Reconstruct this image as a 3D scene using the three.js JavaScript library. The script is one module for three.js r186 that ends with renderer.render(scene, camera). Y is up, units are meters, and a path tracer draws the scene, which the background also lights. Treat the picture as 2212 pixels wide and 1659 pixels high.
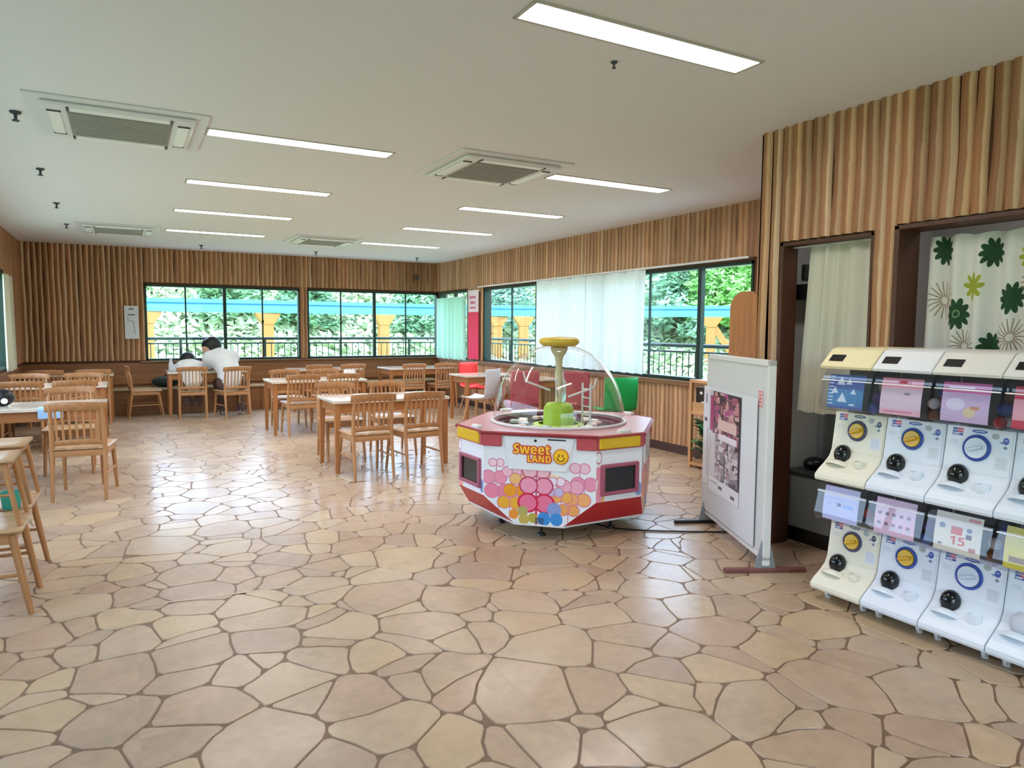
import * as THREE from 'three';
import { RoundedBoxGeometry } from 'three/addons/geometries/RoundedBoxGeometry.js';
import { mergeGeometries } from 'three/addons/utils/BufferGeometryUtils.js';
import { MarchingCubes } from 'three/addons/objects/MarchingCubes.js';
import { RectAreaLightUniformsLib } from 'three/addons/lights/RectAreaLightUniformsLib.js';
import { FontLoader } from 'three/addons/loaders/FontLoader.js';
import { TextGeometry } from 'three/addons/geometries/TextGeometry.js';

// ---------------------------------------------------------------- camera, sky, exposure
const scene = new THREE.Scene();
const renderer = new THREE.WebGLRenderer({ antialias: true });
renderer.toneMapping = THREE.LinearToneMapping;
renderer.toneMappingExposure = 1.40;
renderer.shadowMap.enabled = true;
RectAreaLightUniformsLib.init();

const rad = (d) => d * Math.PI / 180;
const camera = new THREE.PerspectiveCamera(57.57, 2212 / 1659, 0.05, 400);
camera.position.set(0, 1.4, 0);
camera.rotation.order = 'YXZ';
camera.rotation.set(rad(-4.524), rad(-28.913), rad(0.355));
camera.updateMatrixWorld(true);
camera.updateProjectionMatrix();

// overcast sky: one even, bright, slightly cool white
scene.background = new THREE.Color().setRGB(0.66, 0.89, 1.19);
scene.backgroundIntensity = 4.7;
const LAMP_RADIANCE = 34;      // ceiling lamps (same value for every fitting)

// ---------------------------------------------------------------- helpers
function rng(seed) { let a = seed >>> 0; return () => { a = (a + 0x6D2B79F5) >>> 0; let t = a; t = Math.imul(t ^ (t >>> 15), t | 1); t ^= t + Math.imul(t ^ (t >>> 7), t | 61); return ((t ^ (t >>> 14)) >>> 0) / 4294967296; }; }
const hash2 = (x, y, s = 0) => { let h = Math.imul(x | 0, 374761393) + Math.imul(y | 0, 668265263) + Math.imul(s | 0, 2147483647 ^ 0x5bd1e995); h = Math.imul(h ^ (h >>> 13), 1274126177); return ((h ^ (h >>> 16)) >>> 0) / 4294967296; };
function noise2(x, y, s = 0) {
  const xi = Math.floor(x), yi = Math.floor(y), fx = x - xi, fy = y - yi, u = fx * fx * (3 - 2 * fx), v = fy * fy * (3 - 2 * fy);
  const a = hash2(xi, yi, s), b = hash2(xi + 1, yi, s), c = hash2(xi, yi + 1, s), d = hash2(xi + 1, yi + 1, s);
  return a + (b - a) * u + (c - a) * v + (a - b - c + d) * u * v;
}
function fbm(x, y, s, oct = 4) { let t = 0, a = 0.5; for (let i = 0; i < oct; i++) { t += a * noise2(x, y, s + i); x *= 2.03; y *= 2.03; a *= 0.5; } return t; }
const V3 = (x, y, z) => new THREE.Vector3(x, y, z);

const used = {};
function numbered(name) { if (!(name in used)) { used[name] = 0; return name; } used[name]++; return name + '_' + String(used[name]).padStart(3, '0'); }
function thing(name, label, category, pos = [0, 0, 0], turn = 0, group) {
  const o = new THREE.Group(); o.name = numbered(name); scene.add(o);
  o.position.set(...pos); o.rotation.y = turn; o.userData = { label, category }; if (group) o.userData.group = group; return o;
}
function struct(name, label, category, pos = [0, 0, 0]) { const o = new THREE.Group(); o.name = name; scene.add(o); o.position.set(...pos); o.userData = { label, category, kind: 'structure' }; return o; }
function norm1(g) { if (g.index) g = g.toNonIndexed(); for (const k of Object.keys(g.attributes)) if (!['position', 'normal', 'uv'].includes(k)) g.deleteAttribute(k); if (!g.attributes.normal) g.computeVertexNormals(); if (!g.attributes.uv) g.setAttribute('uv', new THREE.BufferAttribute(new Float32Array(g.attributes.position.count * 2), 2)); return g; }
function join(gs) { gs = (Array.isArray(gs) ? gs : [gs]).map(norm1); return gs.length === 1 ? gs[0] : mergeGeometries(gs); }
function part(name, gs, mat, parent, label) {
  const m = new THREE.Mesh(Array.isArray(gs) ? join(gs) : gs, mat); m.name = name; m.castShadow = m.receiveShadow = true; if (label) m.userData.label = label; parent.add(m); return m;
}
function solo(name, gs, mat, label, category, group) { const m = part(numbered(name), gs, mat, scene); m.userData = { label, category }; if (group) m.userData.group = group; return m; }
function clone(src, pos, turn, label, group) {
  const c = src.clone(); c.name = numbered(src.name.replace(/_\d{3}$/, '')); c.position.set(...pos); c.rotation.y = turn; c.userData = { ...src.userData, label }; if (group) c.userData.group = group; scene.add(c); return c;
}
// uv in metres, from the dominant axis of each face; swap = grain along the horizontal
function boxUV(g, sx = 1, sy = 1, swap = false) {
  g = norm1(g); const p = g.attributes.position, n = g.attributes.normal, uv = new Float32Array(p.count * 2);
  for (let i = 0; i < p.count; i += 3) {
    const ax = Math.abs(n.getX(i)), ay = Math.abs(n.getY(i)), az = Math.abs(n.getZ(i));
    for (let k = i; k < i + 3; k++) {
      const x = p.getX(k), y = p.getY(k), z = p.getZ(k); let u, v;
      if (ay >= ax && ay >= az) { u = z; v = x; if (!swap) { u = x; v = z; } } else if (ax >= az) { u = z; v = y; if (swap) { u = y; v = z; } } else { u = x; v = y; if (swap) { u = y; v = x; } }
      uv[k * 2] = u / sx; uv[k * 2 + 1] = v / sy;
    }
  }
  g.setAttribute('uv', new THREE.BufferAttribute(uv, 2)); return g;
}
function box(w, h, d, x = 0, y = 0, z = 0, r = 0) { const g = r ? new RoundedBoxGeometry(w, h, d, 1, Math.min(r, w / 2.01, h / 2.01, d / 2.01)) : new THREE.BoxGeometry(w, h, d); g.translate(x, y, z); return g; }
const bx = (x0, x1, y0, y1, z0, z1, r = 0) => box(x1 - x0, y1 - y0, z1 - z0, (x0 + x1) / 2, (y0 + y1) / 2, (z0 + z1) / 2, r);
function orient(g, p0, p1) { const d = p1.clone().sub(p0), L = d.length(); g.applyQuaternion(new THREE.Quaternion().setFromUnitVectors(V3(0, 1, 0), d.clone().divideScalar(L))); g.translate((p0.x + p1.x) / 2, (p0.y + p1.y) / 2, (p0.z + p1.z) / 2); return g; }
function cyl(p0, p1, r0, r1 = r0, seg = 10) { const a = V3(...p0), b = V3(...p1); return orient(new THREE.CylinderGeometry(r1, r0, a.distanceTo(b), seg), a, b); }
function bar(p0, p1, w0, d0, w1 = w0, d1 = d0) { // tapered square bar, bottom p0 to top p1, upright ends
  const c = []; for (const [p, w, d] of [[p0, w0, d0], [p1, w1, d1]]) for (const [sx, sz] of [[-1, -1], [1, -1], [1, 1], [-1, 1]]) c.push([p[0] + sx * w / 2, p[1], p[2] + sz * d / 2]);
  const q = [[0, 1, 2, 3], [7, 6, 5, 4], [4, 5, 1, 0], [5, 6, 2, 1], [6, 7, 3, 2], [7, 4, 0, 3]], pos = [];
  for (const [a, b, cc, d] of q) for (const i of [a, b, cc, a, cc, d]) pos.push(...c[i]);
  const g = new THREE.BufferGeometry(); g.setAttribute('position', new THREE.Float32BufferAttribute(pos, 3)); g.computeVertexNormals(); return boxUV(g, .3, 1.2);
}
// thick sheet from p(u,v); thickness along normal
function sheet(fn, nu, nv, th) {
  const P = [], e = 1e-3; for (let j = 0; j <= nv; j++) for (let i = 0; i <= nu; i++) {
    const u = i / nu, v = j / nv, p = fn(u, v), a = fn(Math.min(1, u + e), v).sub(fn(Math.max(0, u - e), v)), b = fn(u, Math.min(1, v + e)).sub(fn(u, Math.max(0, v - e)));
    const n = a.cross(b).normalize(); P.push([p.clone().addScaledVector(n, th / 2), p.clone().addScaledVector(n, -th / 2), u, v]);
  }
  const pos = [], uv = [], W = nu + 1, idx = [];
  for (const s of [0, 1]) for (const q of P) { pos.push(q[s].x, q[s].y, q[s].z); uv.push(q[2], q[3]); }
  const N = P.length;
  for (let j = 0; j < nv; j++) for (let i = 0; i < nu; i++) { const a = j * W + i, b = a + 1, c = a + W, d = c + 1; idx.push(a, b, d, a, d, c, N + a, N + d, N + b, N + a, N + c, N + d); }
  const rim = (a, b) => idx.push(a, N + a, N + b, a, N + b, b);
  for (let i = 0; i < nu; i++) { rim(i, i + 1); rim(nv * W + i + 1, nv * W + i); }
  for (let j = 0; j < nv; j++) { rim((j + 1) * W, j * W); rim(j * W + nu, (j + 1) * W + nu); }
  const g = new THREE.BufferGeometry(); g.setAttribute('position', new THREE.Float32BufferAttribute(pos, 3)); g.setAttribute('uv', new THREE.Float32BufferAttribute(uv, 2)); g.setIndex(idx); g.computeVertexNormals(); return g;
}
function extrude(pts, depth, bevel = 0) { // polygon [x,y] extruded along +z from 0
  const s = new THREE.Shape(pts.map(([x, y]) => new THREE.Vector2(x, y)));
  return new THREE.ExtrudeGeometry(s, { depth: depth - 2 * bevel, bevelEnabled: bevel > 0, bevelThickness: bevel, bevelSize: bevel, bevelOffset: -bevel, bevelSegments: 1, curveSegments: 8 }).translate(0, 0, bevel);
}
const lathe = (pts, seg = 24) => new THREE.LatheGeometry(pts.map(([r, y]) => new THREE.Vector2(r, y)), seg);
function canvasTex(w, h, draw) { const c = document.createElement('canvas'); c.width = w; c.height = h; draw(c.getContext('2d'), w, h); const t = new THREE.CanvasTexture(c); t.colorSpace = THREE.SRGBColorSpace; return t; }
function dataTex(w, h, fn, srgb = true) { const d = new Uint8Array(w * h * 4); for (let y = 0; y < h; y++) for (let x = 0; x < w; x++) { const c = fn(x / w, y / h); const i = (y * w + x) * 4; for (let k = 0; k < 3; k++) d[i + k] = Math.max(0, Math.min(255, Math.round((c.length ? c[k] : c) * 255))); d[i + 3] = 255; } const t = new THREE.DataTexture(d, w, h); t.magFilter = THREE.LinearFilter; t.minFilter = THREE.LinearMipmapLinearFilter; t.wrapS = t.wrapT = THREE.RepeatWrapping; if (srgb) t.colorSpace = THREE.SRGBColorSpace; t.needsUpdate = true; return t; }
const std = (color, roughness = .6, o = {}) => new THREE.MeshStandardMaterial({ color, roughness, ...o });
const phys = (o) => new THREE.MeshPhysicalMaterial(o);

// ---------------------------------------------------------------- materials
const tile = (x, p) => ((x % p) + p) % p;
const woodTex = dataTex(128, 512, (u, v) => { const w = .5 + .5 * Math.cos(2 * Math.PI * u), n = fbm(u * 22, v * 3, 7) * w + fbm((u + 1) * 22, v * 3, 7) * (1 - w), s = fbm(u * 60, v * 5, 31, 2); const k = .74 + .26 * n + .12 * s; return [k, k * .97, k * .93]; });
const darkKnots = dataTex(128, 512, (u, v) => { const n = fbm(u * 16, v * 4, 91), s = fbm(u * 5, v * 9, 55, 3); const k = .62 + .34 * n + .18 * s; return [k, k * .955, k * .9]; });
const stoneTex = dataTex(512, 512, (u, v) => { const w = (a) => .5 + .5 * Math.cos(2 * Math.PI * a); const f = (x, y) => .55 * fbm(x * 7, y * 7, 3) + .45 * fbm(x * 40, y * 40, 12, 3); const n = f(u, v) * w(u) + f(u + 1, v) * (1 - w(u)); const k = .82 + .22 * n; return [k, k * .99, k * .97]; });
const bumpTex = dataTex(256, 256, (u, v) => .35 * fbm(u * 26, v * 26, 71, 3) + .4 * fbm(u * 6, v * 6, 17, 2), false);

const woodMat = (c, r = .5) => std(c, r, { map: woodTex });
const M = {
  chairWood: woodMat('#cb9766', .42), chairWoodB: woodMat('#c08a5a', .42), seatWood: woodMat('#d9b48c', .3), tableWood: woodMat('#bd7f4a', .42), tableTop: woodMat('#f2e8dc', .12),
  darkWood: woodMat('#5a3320', .5), bench: woodMat('#a8744a', .5), benchTop: woodMat('#d9c8a8', .35), panel: woodMat('#9c6a42', .55), sill: woodMat('#8d6848', .45), palewood: woodMat('#d9a877', .5),
  backing: std('#5a3a24', .9), ceiling: std('#e6e3e2', .95), plaster: std('#cfcfc8', .9), grout: std('#7a604a', .5), base: std('#4a3430', .6),
  frame: std('#20352c', .45, { metalness: .3 }), glass: phys({ color: '#ffffff', transmission: 1, roughness: 0, thickness: 0, ior: 1.45 }),
  white: std('#f2f1ec', .4), offwhite: std('#dedddb', .5), grey: std('#8e9396', .5), darkgrey: std('#3c4144', .5), black: std('#141416', .35), metal: std('#b8babd', .3, { metalness: .9 }), steel: std('#9aa4aa', .35, { metalness: .6 }),
  red: std('#c8202e', .35), darkred: std('#9c3038', .45), yellow: std('#e0b51c', .4), maroon: std('#a8434c', .6), green: std('#149c4a', .4), redPlastic: std('#e83a2c', .4),
};
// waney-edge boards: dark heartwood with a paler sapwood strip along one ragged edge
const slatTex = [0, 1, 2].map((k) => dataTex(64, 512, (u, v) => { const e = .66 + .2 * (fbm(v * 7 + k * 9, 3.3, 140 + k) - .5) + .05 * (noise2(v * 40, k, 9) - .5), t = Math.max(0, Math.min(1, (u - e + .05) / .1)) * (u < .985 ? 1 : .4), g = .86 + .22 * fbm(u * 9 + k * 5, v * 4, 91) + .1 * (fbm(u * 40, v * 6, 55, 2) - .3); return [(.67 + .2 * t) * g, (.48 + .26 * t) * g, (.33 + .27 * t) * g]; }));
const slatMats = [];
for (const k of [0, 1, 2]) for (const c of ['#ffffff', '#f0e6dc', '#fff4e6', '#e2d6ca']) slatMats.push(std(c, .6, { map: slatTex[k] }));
const stoneMats = ['#c8ad92', '#c2a68b', '#cfb699', '#c4a68c', '#cab196', '#bfa58d', '#d0b593'].map((c) => phys({ color: c, roughness: .5, map: stoneTex, bumpMap: bumpTex, bumpScale: .0005, clearcoat: .42, clearcoatRoughness: .17 }));
console.log('materials');
// ---------------------------------------------------------------- room shell
const XL = -1.38, XR = 5.46, ZB = -12.94, ZF = 2.5, H = 2.67, XK = 3.69, ZK = -3.31, WT = 2.09, WB = 0.836;

// floor: crazy-paved flagstones with recessed joints
{
  const floor = struct('floor', 'flagstone floor of beige irregular stones with brown joints', 'floor');
  part('bedding', bx(XL - .15, XR + .15, -.12, -.004, ZB - .15, ZF + .15), M.grout, floor);
  const R = rng(11), pts = [], cell = .178, jit = 1.0;
  for (let z = ZB; z < ZF; z += cell) for (let x = XL; x < XR; x += cell) if (R() > .3) pts.push([x + R() * cell * jit + .03, z + R() * cell * jit + .03, (R() * R() - .2) * .024]);
  const grid = new Map(), key = (i, j) => i * 1000 + j; pts.forEach((q, i) => { const k = key(Math.floor(q[0] / .5) + 50, Math.floor(q[1] / .5) + 50); if (!grid.has(k)) grid.set(k, []); grid.get(k).push(i); });
  const clip = (poly, nx, nz, c) => { const o = []; for (let i = 0; i < poly.length; i++) { const a = poly[i], b = poly[(i + 1) % poly.length], da = a[0] * nx + a[1] * nz - c, db = b[0] * nx + b[1] * nz - c; if (da <= 0) o.push(a); if ((da < 0) !== (db < 0) && da !== db) { const t = da / (da - db); if (t > 0 && t < 1) o.push([a[0] + (b[0] - a[0]) * t, a[1] + (b[1] - a[1]) * t]); } } return o; };
  const warp = (x, z) => [x + .045 * (noise2(x * 5.3, z * 5.3, 5) - .5) + .018 * (noise2(x * 17, z * 17, 8) - .5), z + .045 * (noise2(x * 5.3, z * 5.3, 25) - .5) + .018 * (noise2(x * 17, z * 17, 28) - .5)];
  const stones = [];
  pts.forEach((q, i) => {
    let poly = [[XL, ZB], [XR, ZB], [XR, ZF], [XL, ZF]].map((c) => [Math.max(q[0] - .6, Math.min(q[0] + .6, c[0])), Math.max(q[1] - .6, Math.min(q[1] + .6, c[1]))]);
    const gi = Math.floor(q[0] / .5) + 50, gj = Math.floor(q[1] / .5) + 50;
    for (let a = -2; a <= 2; a++) for (let b = -2; b <= 2; b++) for (const j of grid.get(key(gi + a, gj + b)) || []) if (j !== i && poly.length > 2) {
      const r = pts[j], dx = r[0] - q[0], dz = r[1] - q[1], L = Math.hypot(dx, dz); if (L > 1 || L < 1e-6) continue;
      const mid = (L * L + q[2] * 2 - r[2] * 2) / (2 * L); const nx = dx / L, nz = dz / L; poly = clip(poly, nx, nz, q[0] * nx + q[1] * nz + mid - .0036);
    }
    if (poly.length < 3) return;
    let A = 0, cx = 0, cz = 0; poly.forEach((p, k) => { const n = poly[(k + 1) % poly.length]; A += p[0] * n[1] - n[0] * p[1]; cx += p[0]; cz += p[1]; }); A = Math.abs(A / 2); cx /= poly.length; cz /= poly.length;
    if (A < .0035) return;
    const out = []; for (let k = 0; k < poly.length; k++) { const a = poly[k], b = poly[(k + 1) % poly.length], L = Math.hypot(b[0] - a[0], b[1] - a[1]), t = Math.min(.3, .02 / Math.max(L, 1e-4)); if (L < .012) { out.push([(a[0] + b[0]) / 2, (a[1] + b[1]) / 2]); continue; } out.push([a[0] + (b[0] - a[0]) * t, a[1] + (b[1] - a[1]) * t]); if (L > .13) out.push([(a[0] + b[0]) / 2, (a[1] + b[1]) / 2]); out.push([a[0] + (b[0] - a[0]) * (1 - t), a[1] + (b[1] - a[1]) * (1 - t)]); }
    const wp = out.map((p) => warp(...p)).map(([x, z]) => [Math.max(XL, Math.min(XR, x)), Math.max(ZB, Math.min(ZF, z))]);
    const v = V3(cx, 0, cz), d = v.distanceTo(camera.position); v.project(camera);
    const inside = cz < -.3 && Math.abs(v.x) < 1.05 && Math.abs(v.y) < 1.08 && v.z < 1;
    stones.push({ wp, c: warp(cx, cz), score: inside ? A * 1.4 / d ** 3 : 0, tone: Math.floor(hash2(i, 7, 3) * stoneMats.length) });
  });
  const geo = (s) => {
    const n = s.wp.length, pos = [], uv = [], P = (x, y, z) => { pos.push(x, y, z); uv.push(x / 1.3, z / 1.3); };
    const top = s.wp.map(([x, z]) => { const dx = s.c[0] - x, dz = s.c[1] - z, L = Math.hypot(dx, dz) || 1; return [x + dx / L * .003, z + dz / L * .003]; });
    for (let k = 0; k < n; k++) { const a = top[k], b = top[(k + 1) % n], c = s.wp[k], d = s.wp[(k + 1) % n]; P(s.c[0], 0, s.c[1]); P(b[0], 0, b[1]); P(a[0], 0, a[1]); P(a[0], 0, a[1]); P(b[0], 0, b[1]); P(d[0], -.0045, d[1]); P(a[0], 0, a[1]); P(d[0], -.0045, d[1]); P(c[0], -.0045, c[1]); }
    const g = new THREE.BufferGeometry(); g.setAttribute('position', new THREE.Float32BufferAttribute(pos, 3)); g.setAttribute('uv', new THREE.Float32BufferAttribute(uv, 2)); g.computeVertexNormals();
    if (g.attributes.normal.getY(0) < 0) { for (let i = 0; i < pos.length; i += 9) for (let k = 0; k < 3; k++) { const t = pos[i + 3 + k]; pos[i + 3 + k] = pos[i + 6 + k]; pos[i + 6 + k] = t; } for (let i = 0; i < uv.length; i += 6) for (let k = 0; k < 2; k++) { const t = uv[i + 2 + k]; uv[i + 2 + k] = uv[i + 4 + k]; uv[i + 4 + k] = t; } g.setAttribute('position', new THREE.Float32BufferAttribute(pos, 3)); g.setAttribute('uv', new THREE.Float32BufferAttribute(uv, 2)); g.computeVertexNormals(); }
    return g;
  };
  stones.sort((a, b) => b.score - a.score);
  stones.slice(0, 300).forEach((s, i) => part(i ? 'flagstone_' + String(i).padStart(3, '0') : 'flagstone', geo(s), stoneMats[s.tone], floor));
  stoneMats.forEach((m, t) => { const rest = stones.slice(300).filter((s) => s.tone === t); const o = part('distant_flagstones' + (t ? '_' + String(t).padStart(3, '0') : ''), rest.map(geo), m, floor); o.userData.kind = 'stuff'; });
  part('joint_strip', bar([-.28, .0002, -3.95], [-.28, .0012, -3.95], .001, .001), M.sill, floor);
  const seam = bx(-.62, .62, 0, .0016, -.007, .007, .0007); seam.rotateY(-.1).translate(.34, 0, -3.85); part('seam_strip', seam, phys({ color: '#cdb79d', roughness: .25 }), floor);
  floor.remove(floor.children.find((c) => c.name === 'joint_strip'));
  console.log('stones', stones.length);
}

// ceiling with openings for the recessed lamps
const lampSpots = [[2.06, .35, 'recessed ceiling light behind the camera, outside the picture'], [2.06, -2.51, 'recessed ceiling light nearest the camera, large and closest to the log-clad wall']];
[[-5.05, 'first'], [-6.82, 'second'], [-8.55, 'third'], [-10.36, 'fourth']].forEach(([z, n]) => {
  lampSpots.push([1.13, z, `recessed ceiling light of the left row, ${n} of four counting away from the camera`]);
  lampSpots.push([3.76, z, `recessed ceiling light of the right row, ${n} of four counting away from the camera`]);
});
{
  const ceil = struct('ceiling', 'smooth off-white ceiling with recessed lights', 'ceiling');
  const sh = new THREE.Shape([[XL - .15, ZB - .15], [XR + .15, ZB - .15], [XR + .15, ZF + .15], [XL - .15, ZF + .15]].map(([x, z]) => new THREE.Vector2(x, -z)));
  for (const [x, z] of lampSpots) { const w = .62, d = .082; sh.holes.push(new THREE.Path([[x - w, z - d], [x + w, z - d], [x + w, z + d], [x - w, z + d]].map(([a, b]) => new THREE.Vector2(a, -b)))); }
  part('ceiling_board', new THREE.ExtrudeGeometry(sh, { depth: .14, bevelEnabled: false }).rotateX(-Math.PI / 2).translate(0, H, 0), M.ceiling, ceil);
  part('ceiling_roof', bx(XL - .15, XR + .15, H + .141, H + .3, ZB - .15, ZF + .15), M.plaster, ceil);
}
// split-log slats
const slatCache = {};
function slatGeo(h, v) {
  const k = h.toFixed(2) + '_' + v; if (slatCache[k]) return slatCache[k];
  const ny = h > 1.2 ? 6 : 5, nx = 4, pos = [], uv = [], idx = [];
  for (let j = 0; j <= ny; j++) for (let i = 0; i <= nx; i++) {
    const t = j / ny, u = -1 + 2 * i / nx, y = t * h, wob = .008 * (noise2(y * 3.2, v * 9.1, 40) - .5) * 2, wd = .0365 + .004 * (noise2(y * 2.6 + 7, v * 5.3, 60) - .5) * 2;
    pos.push(wob + u * wd, y, .002 + .026 * Math.pow(Math.max(0, 1 - u * u), .5) * (.85 + .3 * noise2(y * 2, v * 3.7, 77))); uv.push(.5 + u * .49, y / 2.7 + v * .37);
  }
  for (let j = 0; j < ny; j++) for (let i = 0; i < nx; i++) { const a = j * (nx + 1) + i, b = a + 1, c = a + nx + 1, d = c + 1; idx.push(a, b, d, a, d, c); }
  const g = new THREE.BufferGeometry(); g.setAttribute('position', new THREE.Float32BufferAttribute(pos, 3)); g.setAttribute('uv', new THREE.Float32BufferAttribute(uv, 2)); g.setIndex(idx); g.computeVertexNormals(); return slatCache[k] = g;
}
let slatN = 0;
function slats(parent, place, from, to, y0, y1, turn) { // place(s) -> [x, z]
  const n = Math.max(1, Math.round(Math.abs(to - from) / .075)), st = (to - from) / n;
  for (let i = 0; i < n; i++) {
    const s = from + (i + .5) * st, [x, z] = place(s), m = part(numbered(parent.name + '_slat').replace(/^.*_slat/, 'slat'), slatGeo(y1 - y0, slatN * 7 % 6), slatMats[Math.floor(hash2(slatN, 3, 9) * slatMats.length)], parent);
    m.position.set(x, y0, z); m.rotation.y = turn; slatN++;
  }
}
const wallBack = struct('wall_back', 'far wall clad in vertical split-log slats above a board dado', 'wall');
{
  const z0 = ZB - .14, z1 = ZB, S = (x0, x1, y0, y1) => bx(x0, x1, y0, y1, z0, z1);
  part('backing', [S(XL - .15, .29, 0, H), S(.29, XR + .15, WT, H), S(.29, XR + .15, 0, WB), S(2.77, 2.90, WB, WT), S(XR - .015, XR + .15, WB, WT)].map((g) => boxUV(g, .5, 1.4)), M.backing, wallBack);
  slats(wallBack, (s) => [s, ZB], XL, .285, WB + .01, H, 0);
  slats(wallBack, (s) => [s, ZB], .285, XR, WT + .03, H, 0);
  slats(wallBack, (s) => [s, ZB], 2.775, 2.895, WB + .01, WT + .03, 0);
  for (const [a, b] of [[.08, .32], [.325, .57], [.575, WB - .03]]) part('dado_board', boxUV(bx(XL, XR, a, b, ZB, ZB + .018, .004), .3, 1.4, true), M.panel, wallBack);
  part('sill', boxUV(bx(.2, XR, WB - .03, WB, ZB, ZB + .07, .006), .3, 1.4, true), M.sill, wallBack);
  part('baseboard', bx(XL, XR, 0, .08, ZB, ZB + .022, .004), M.base, wallBack);
}
const wallRight = struct('wall_right', 'window wall clad in vertical split-log slats on the right side', 'wall');
{
  const x0 = XR, x1 = XR + .14, S = (za, zb, y0, y1) => bx(x0, x1, y0, y1, za, zb);
  part('backing', [S(ZB, -12.80, WB, WT), S(-11.55, -10.90, WB, WT), S(-4.95, ZF, WB, WT), S(ZB, ZF, WT, H), S(ZB, ZF, 0, WB)], M.backing, wallRight);
  const P = (s) => [XR, s];
  slats(wallRight, P, ZB, ZK - .3, WT + .03, H, -Math.PI / 2);
  slats(wallRight, P, -11.55, -10.94, WB, WT + .03, -Math.PI / 2);
  slats(wallRight, P, -4.92, ZK - .15, .1, WT + .03, -Math.PI / 2);
  slats(wallRight, P, ZB, -4.95, .1, WB - .06, -Math.PI / 2);
  part('sill', boxUV(bx(XR - .06, XR, WB - .06, WB - .005, ZB, -4.9, .006), .3, 1.4, true), M.sill, wallRight);
  part('baseboard', bx(XR - .022, XR, 0, .1, ZB, ZK, .004), M.base, wallRight);
}
const wallLeft = struct('wall_left', 'left side wall of wood cladding meeting the far log wall', 'wall');
{
  const x0 = XL - .14, x1 = XL, S = (za, zb, y0, y1) => bx(x0, x1, y0, y1, za, zb), f = .25;
  part('backing', [S(ZB, -11.3, WB, WT), S(-2.6, ZF, WB, WT), S(ZB, ZF, WT, H), S(ZB, ZF, 0, WB)], M.backing, wallLeft);
  slats(wallLeft, (s) => [XL, s], ZB + .03, -11.33, WB + .01, H, Math.PI / 2);
  slats(wallLeft, (s) => [XL, s], -11.33, -7.5, WT + .03, H, Math.PI / 2);
  for (const [a, b] of [[.08, .45], [.455, WB - .03]]) part('dado_board', boxUV(bx(XL, XL + .018, a, b, ZB, ZF, .004), .3, 1.4, true), M.panel, wallLeft);
  part('baseboard', bx(XL, XL + .022, 0, .08, ZB, ZF, .004), M.base, wallLeft);
}
{
  const w = struct('wall_front', 'plaster wall with glazed entrance doors behind the camera', 'wall');
  part('plaster', [bx(XL - .15, -1.1, 0, H, ZF, ZF + .15), bx(-1.1, 2.6, 2.25, H, ZF, ZF + .15), bx(2.6, XR + .15, 0, H, ZF, ZF + .15)], M.plaster, w);
  const d = struct('door_1', 'glazed double entrance doors behind the camera', 'door');
  part('door_frame', [bx(-1.1, 2.6, 2.2, 2.25, ZF + .04, ZF + .1), bx(-1.1, -1.05, 0, 2.2, ZF + .04, ZF + .1), bx(2.55, 2.6, 0, 2.2, ZF + .04, ZF + .1), bx(.72, .78, 0, 2.2, ZF + .04, ZF + .1), bx(-1.05, 2.55, 0, .06, ZF + .04, ZF + .1)], M.frame, d);
  for (const [a, b] of [[-1.05, .72], [.78, 2.55]]) part('pane', new THREE.PlaneGeometry(b - a, 2.14).translate((a + b) / 2, 1.13, ZF + .07), M.glass, d);
}
const DT = 1.955, OZ0 = -2.36, OZ1 = -.55, DZ0 = -3.13, DZ1 = -2.49;
const wallInner = struct('wall_inner', 'log-clad side-room wall with a doorway and a wide opening', 'wall');
{
  const x0 = XK, x1 = XK + .12, S = (za, zb, y0, y1) => bx(x0, x1, y0, y1, za, zb);
  part('backing', [S(ZK, DZ0, 0, H), S(DZ0, DZ1, DT, H), S(DZ1, OZ0, 0, H), S(OZ0, OZ1, DT + .01, H), S(OZ0, OZ1, 0, .95), S(OZ1, ZF, 0, H), bx(XK, XR, 0, H, ZK, ZK + .1)], M.backing, wallInner);
  const P = (s) => [XK, s];
  slats(wallInner, P, ZK + .005, DZ0 - .005, 0, H, -Math.PI / 2);
  slats(wallInner, P, DZ0 - .005, DZ1 + .005, DT + .005, H, -Math.PI / 2);
  slats(wallInner, P, DZ1 + .005, OZ0 - .005, 0, H, -Math.PI / 2);
  slats(wallInner, P, OZ0 - .005, OZ1, DT + .02, H, -Math.PI / 2);
  slats(wallInner, P, OZ1, 2.45, 0, H, -Math.PI / 2);
  slats(wallInner, P, OZ0, OZ1, 0, .95, -Math.PI / 2);
  slats(wallInner, (s) => [s, ZK], XK + .03, XR - .05, 0, H, Math.PI);
  part('plaster_lining', [bx(XK + .121, XR - .001, 0, H, ZK + .1, ZK + .112), bx(XR - .012, XR, 0, H, ZK + .1, ZF)], M.plaster, wallInner);
  part('opening_jamb', [bx(XK - .03, XK + .16, .95, DT + .012, OZ0, OZ0 + .03, .004), bx(XK - .03, XK + .16, DT - .012, DT + .014, OZ0, OZ1, .004), bx(XK - .03, XK + .16, .95, DT + .012, OZ1 - .03, OZ1, .004), bx(XK - .05, XK + .2, .93, .965, OZ0, OZ1, .006)].map((g) => boxUV(g, .3, 1.2)), M.darkWood, wallInner);
  part('door_jamb', [bx(XK - .01, XK + .13, 0, DT, DZ0, DZ0 + .025, .004), bx(XK - .01, XK + .13, DT - .025, DT, DZ0, DZ1, .004), bx(XK - .01, XK + .13, 0, DT, DZ1 - .02, DZ1, .004)].map((g) => boxUV(g, .3, 1.2)), M.darkWood, wallInner);
}
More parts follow.
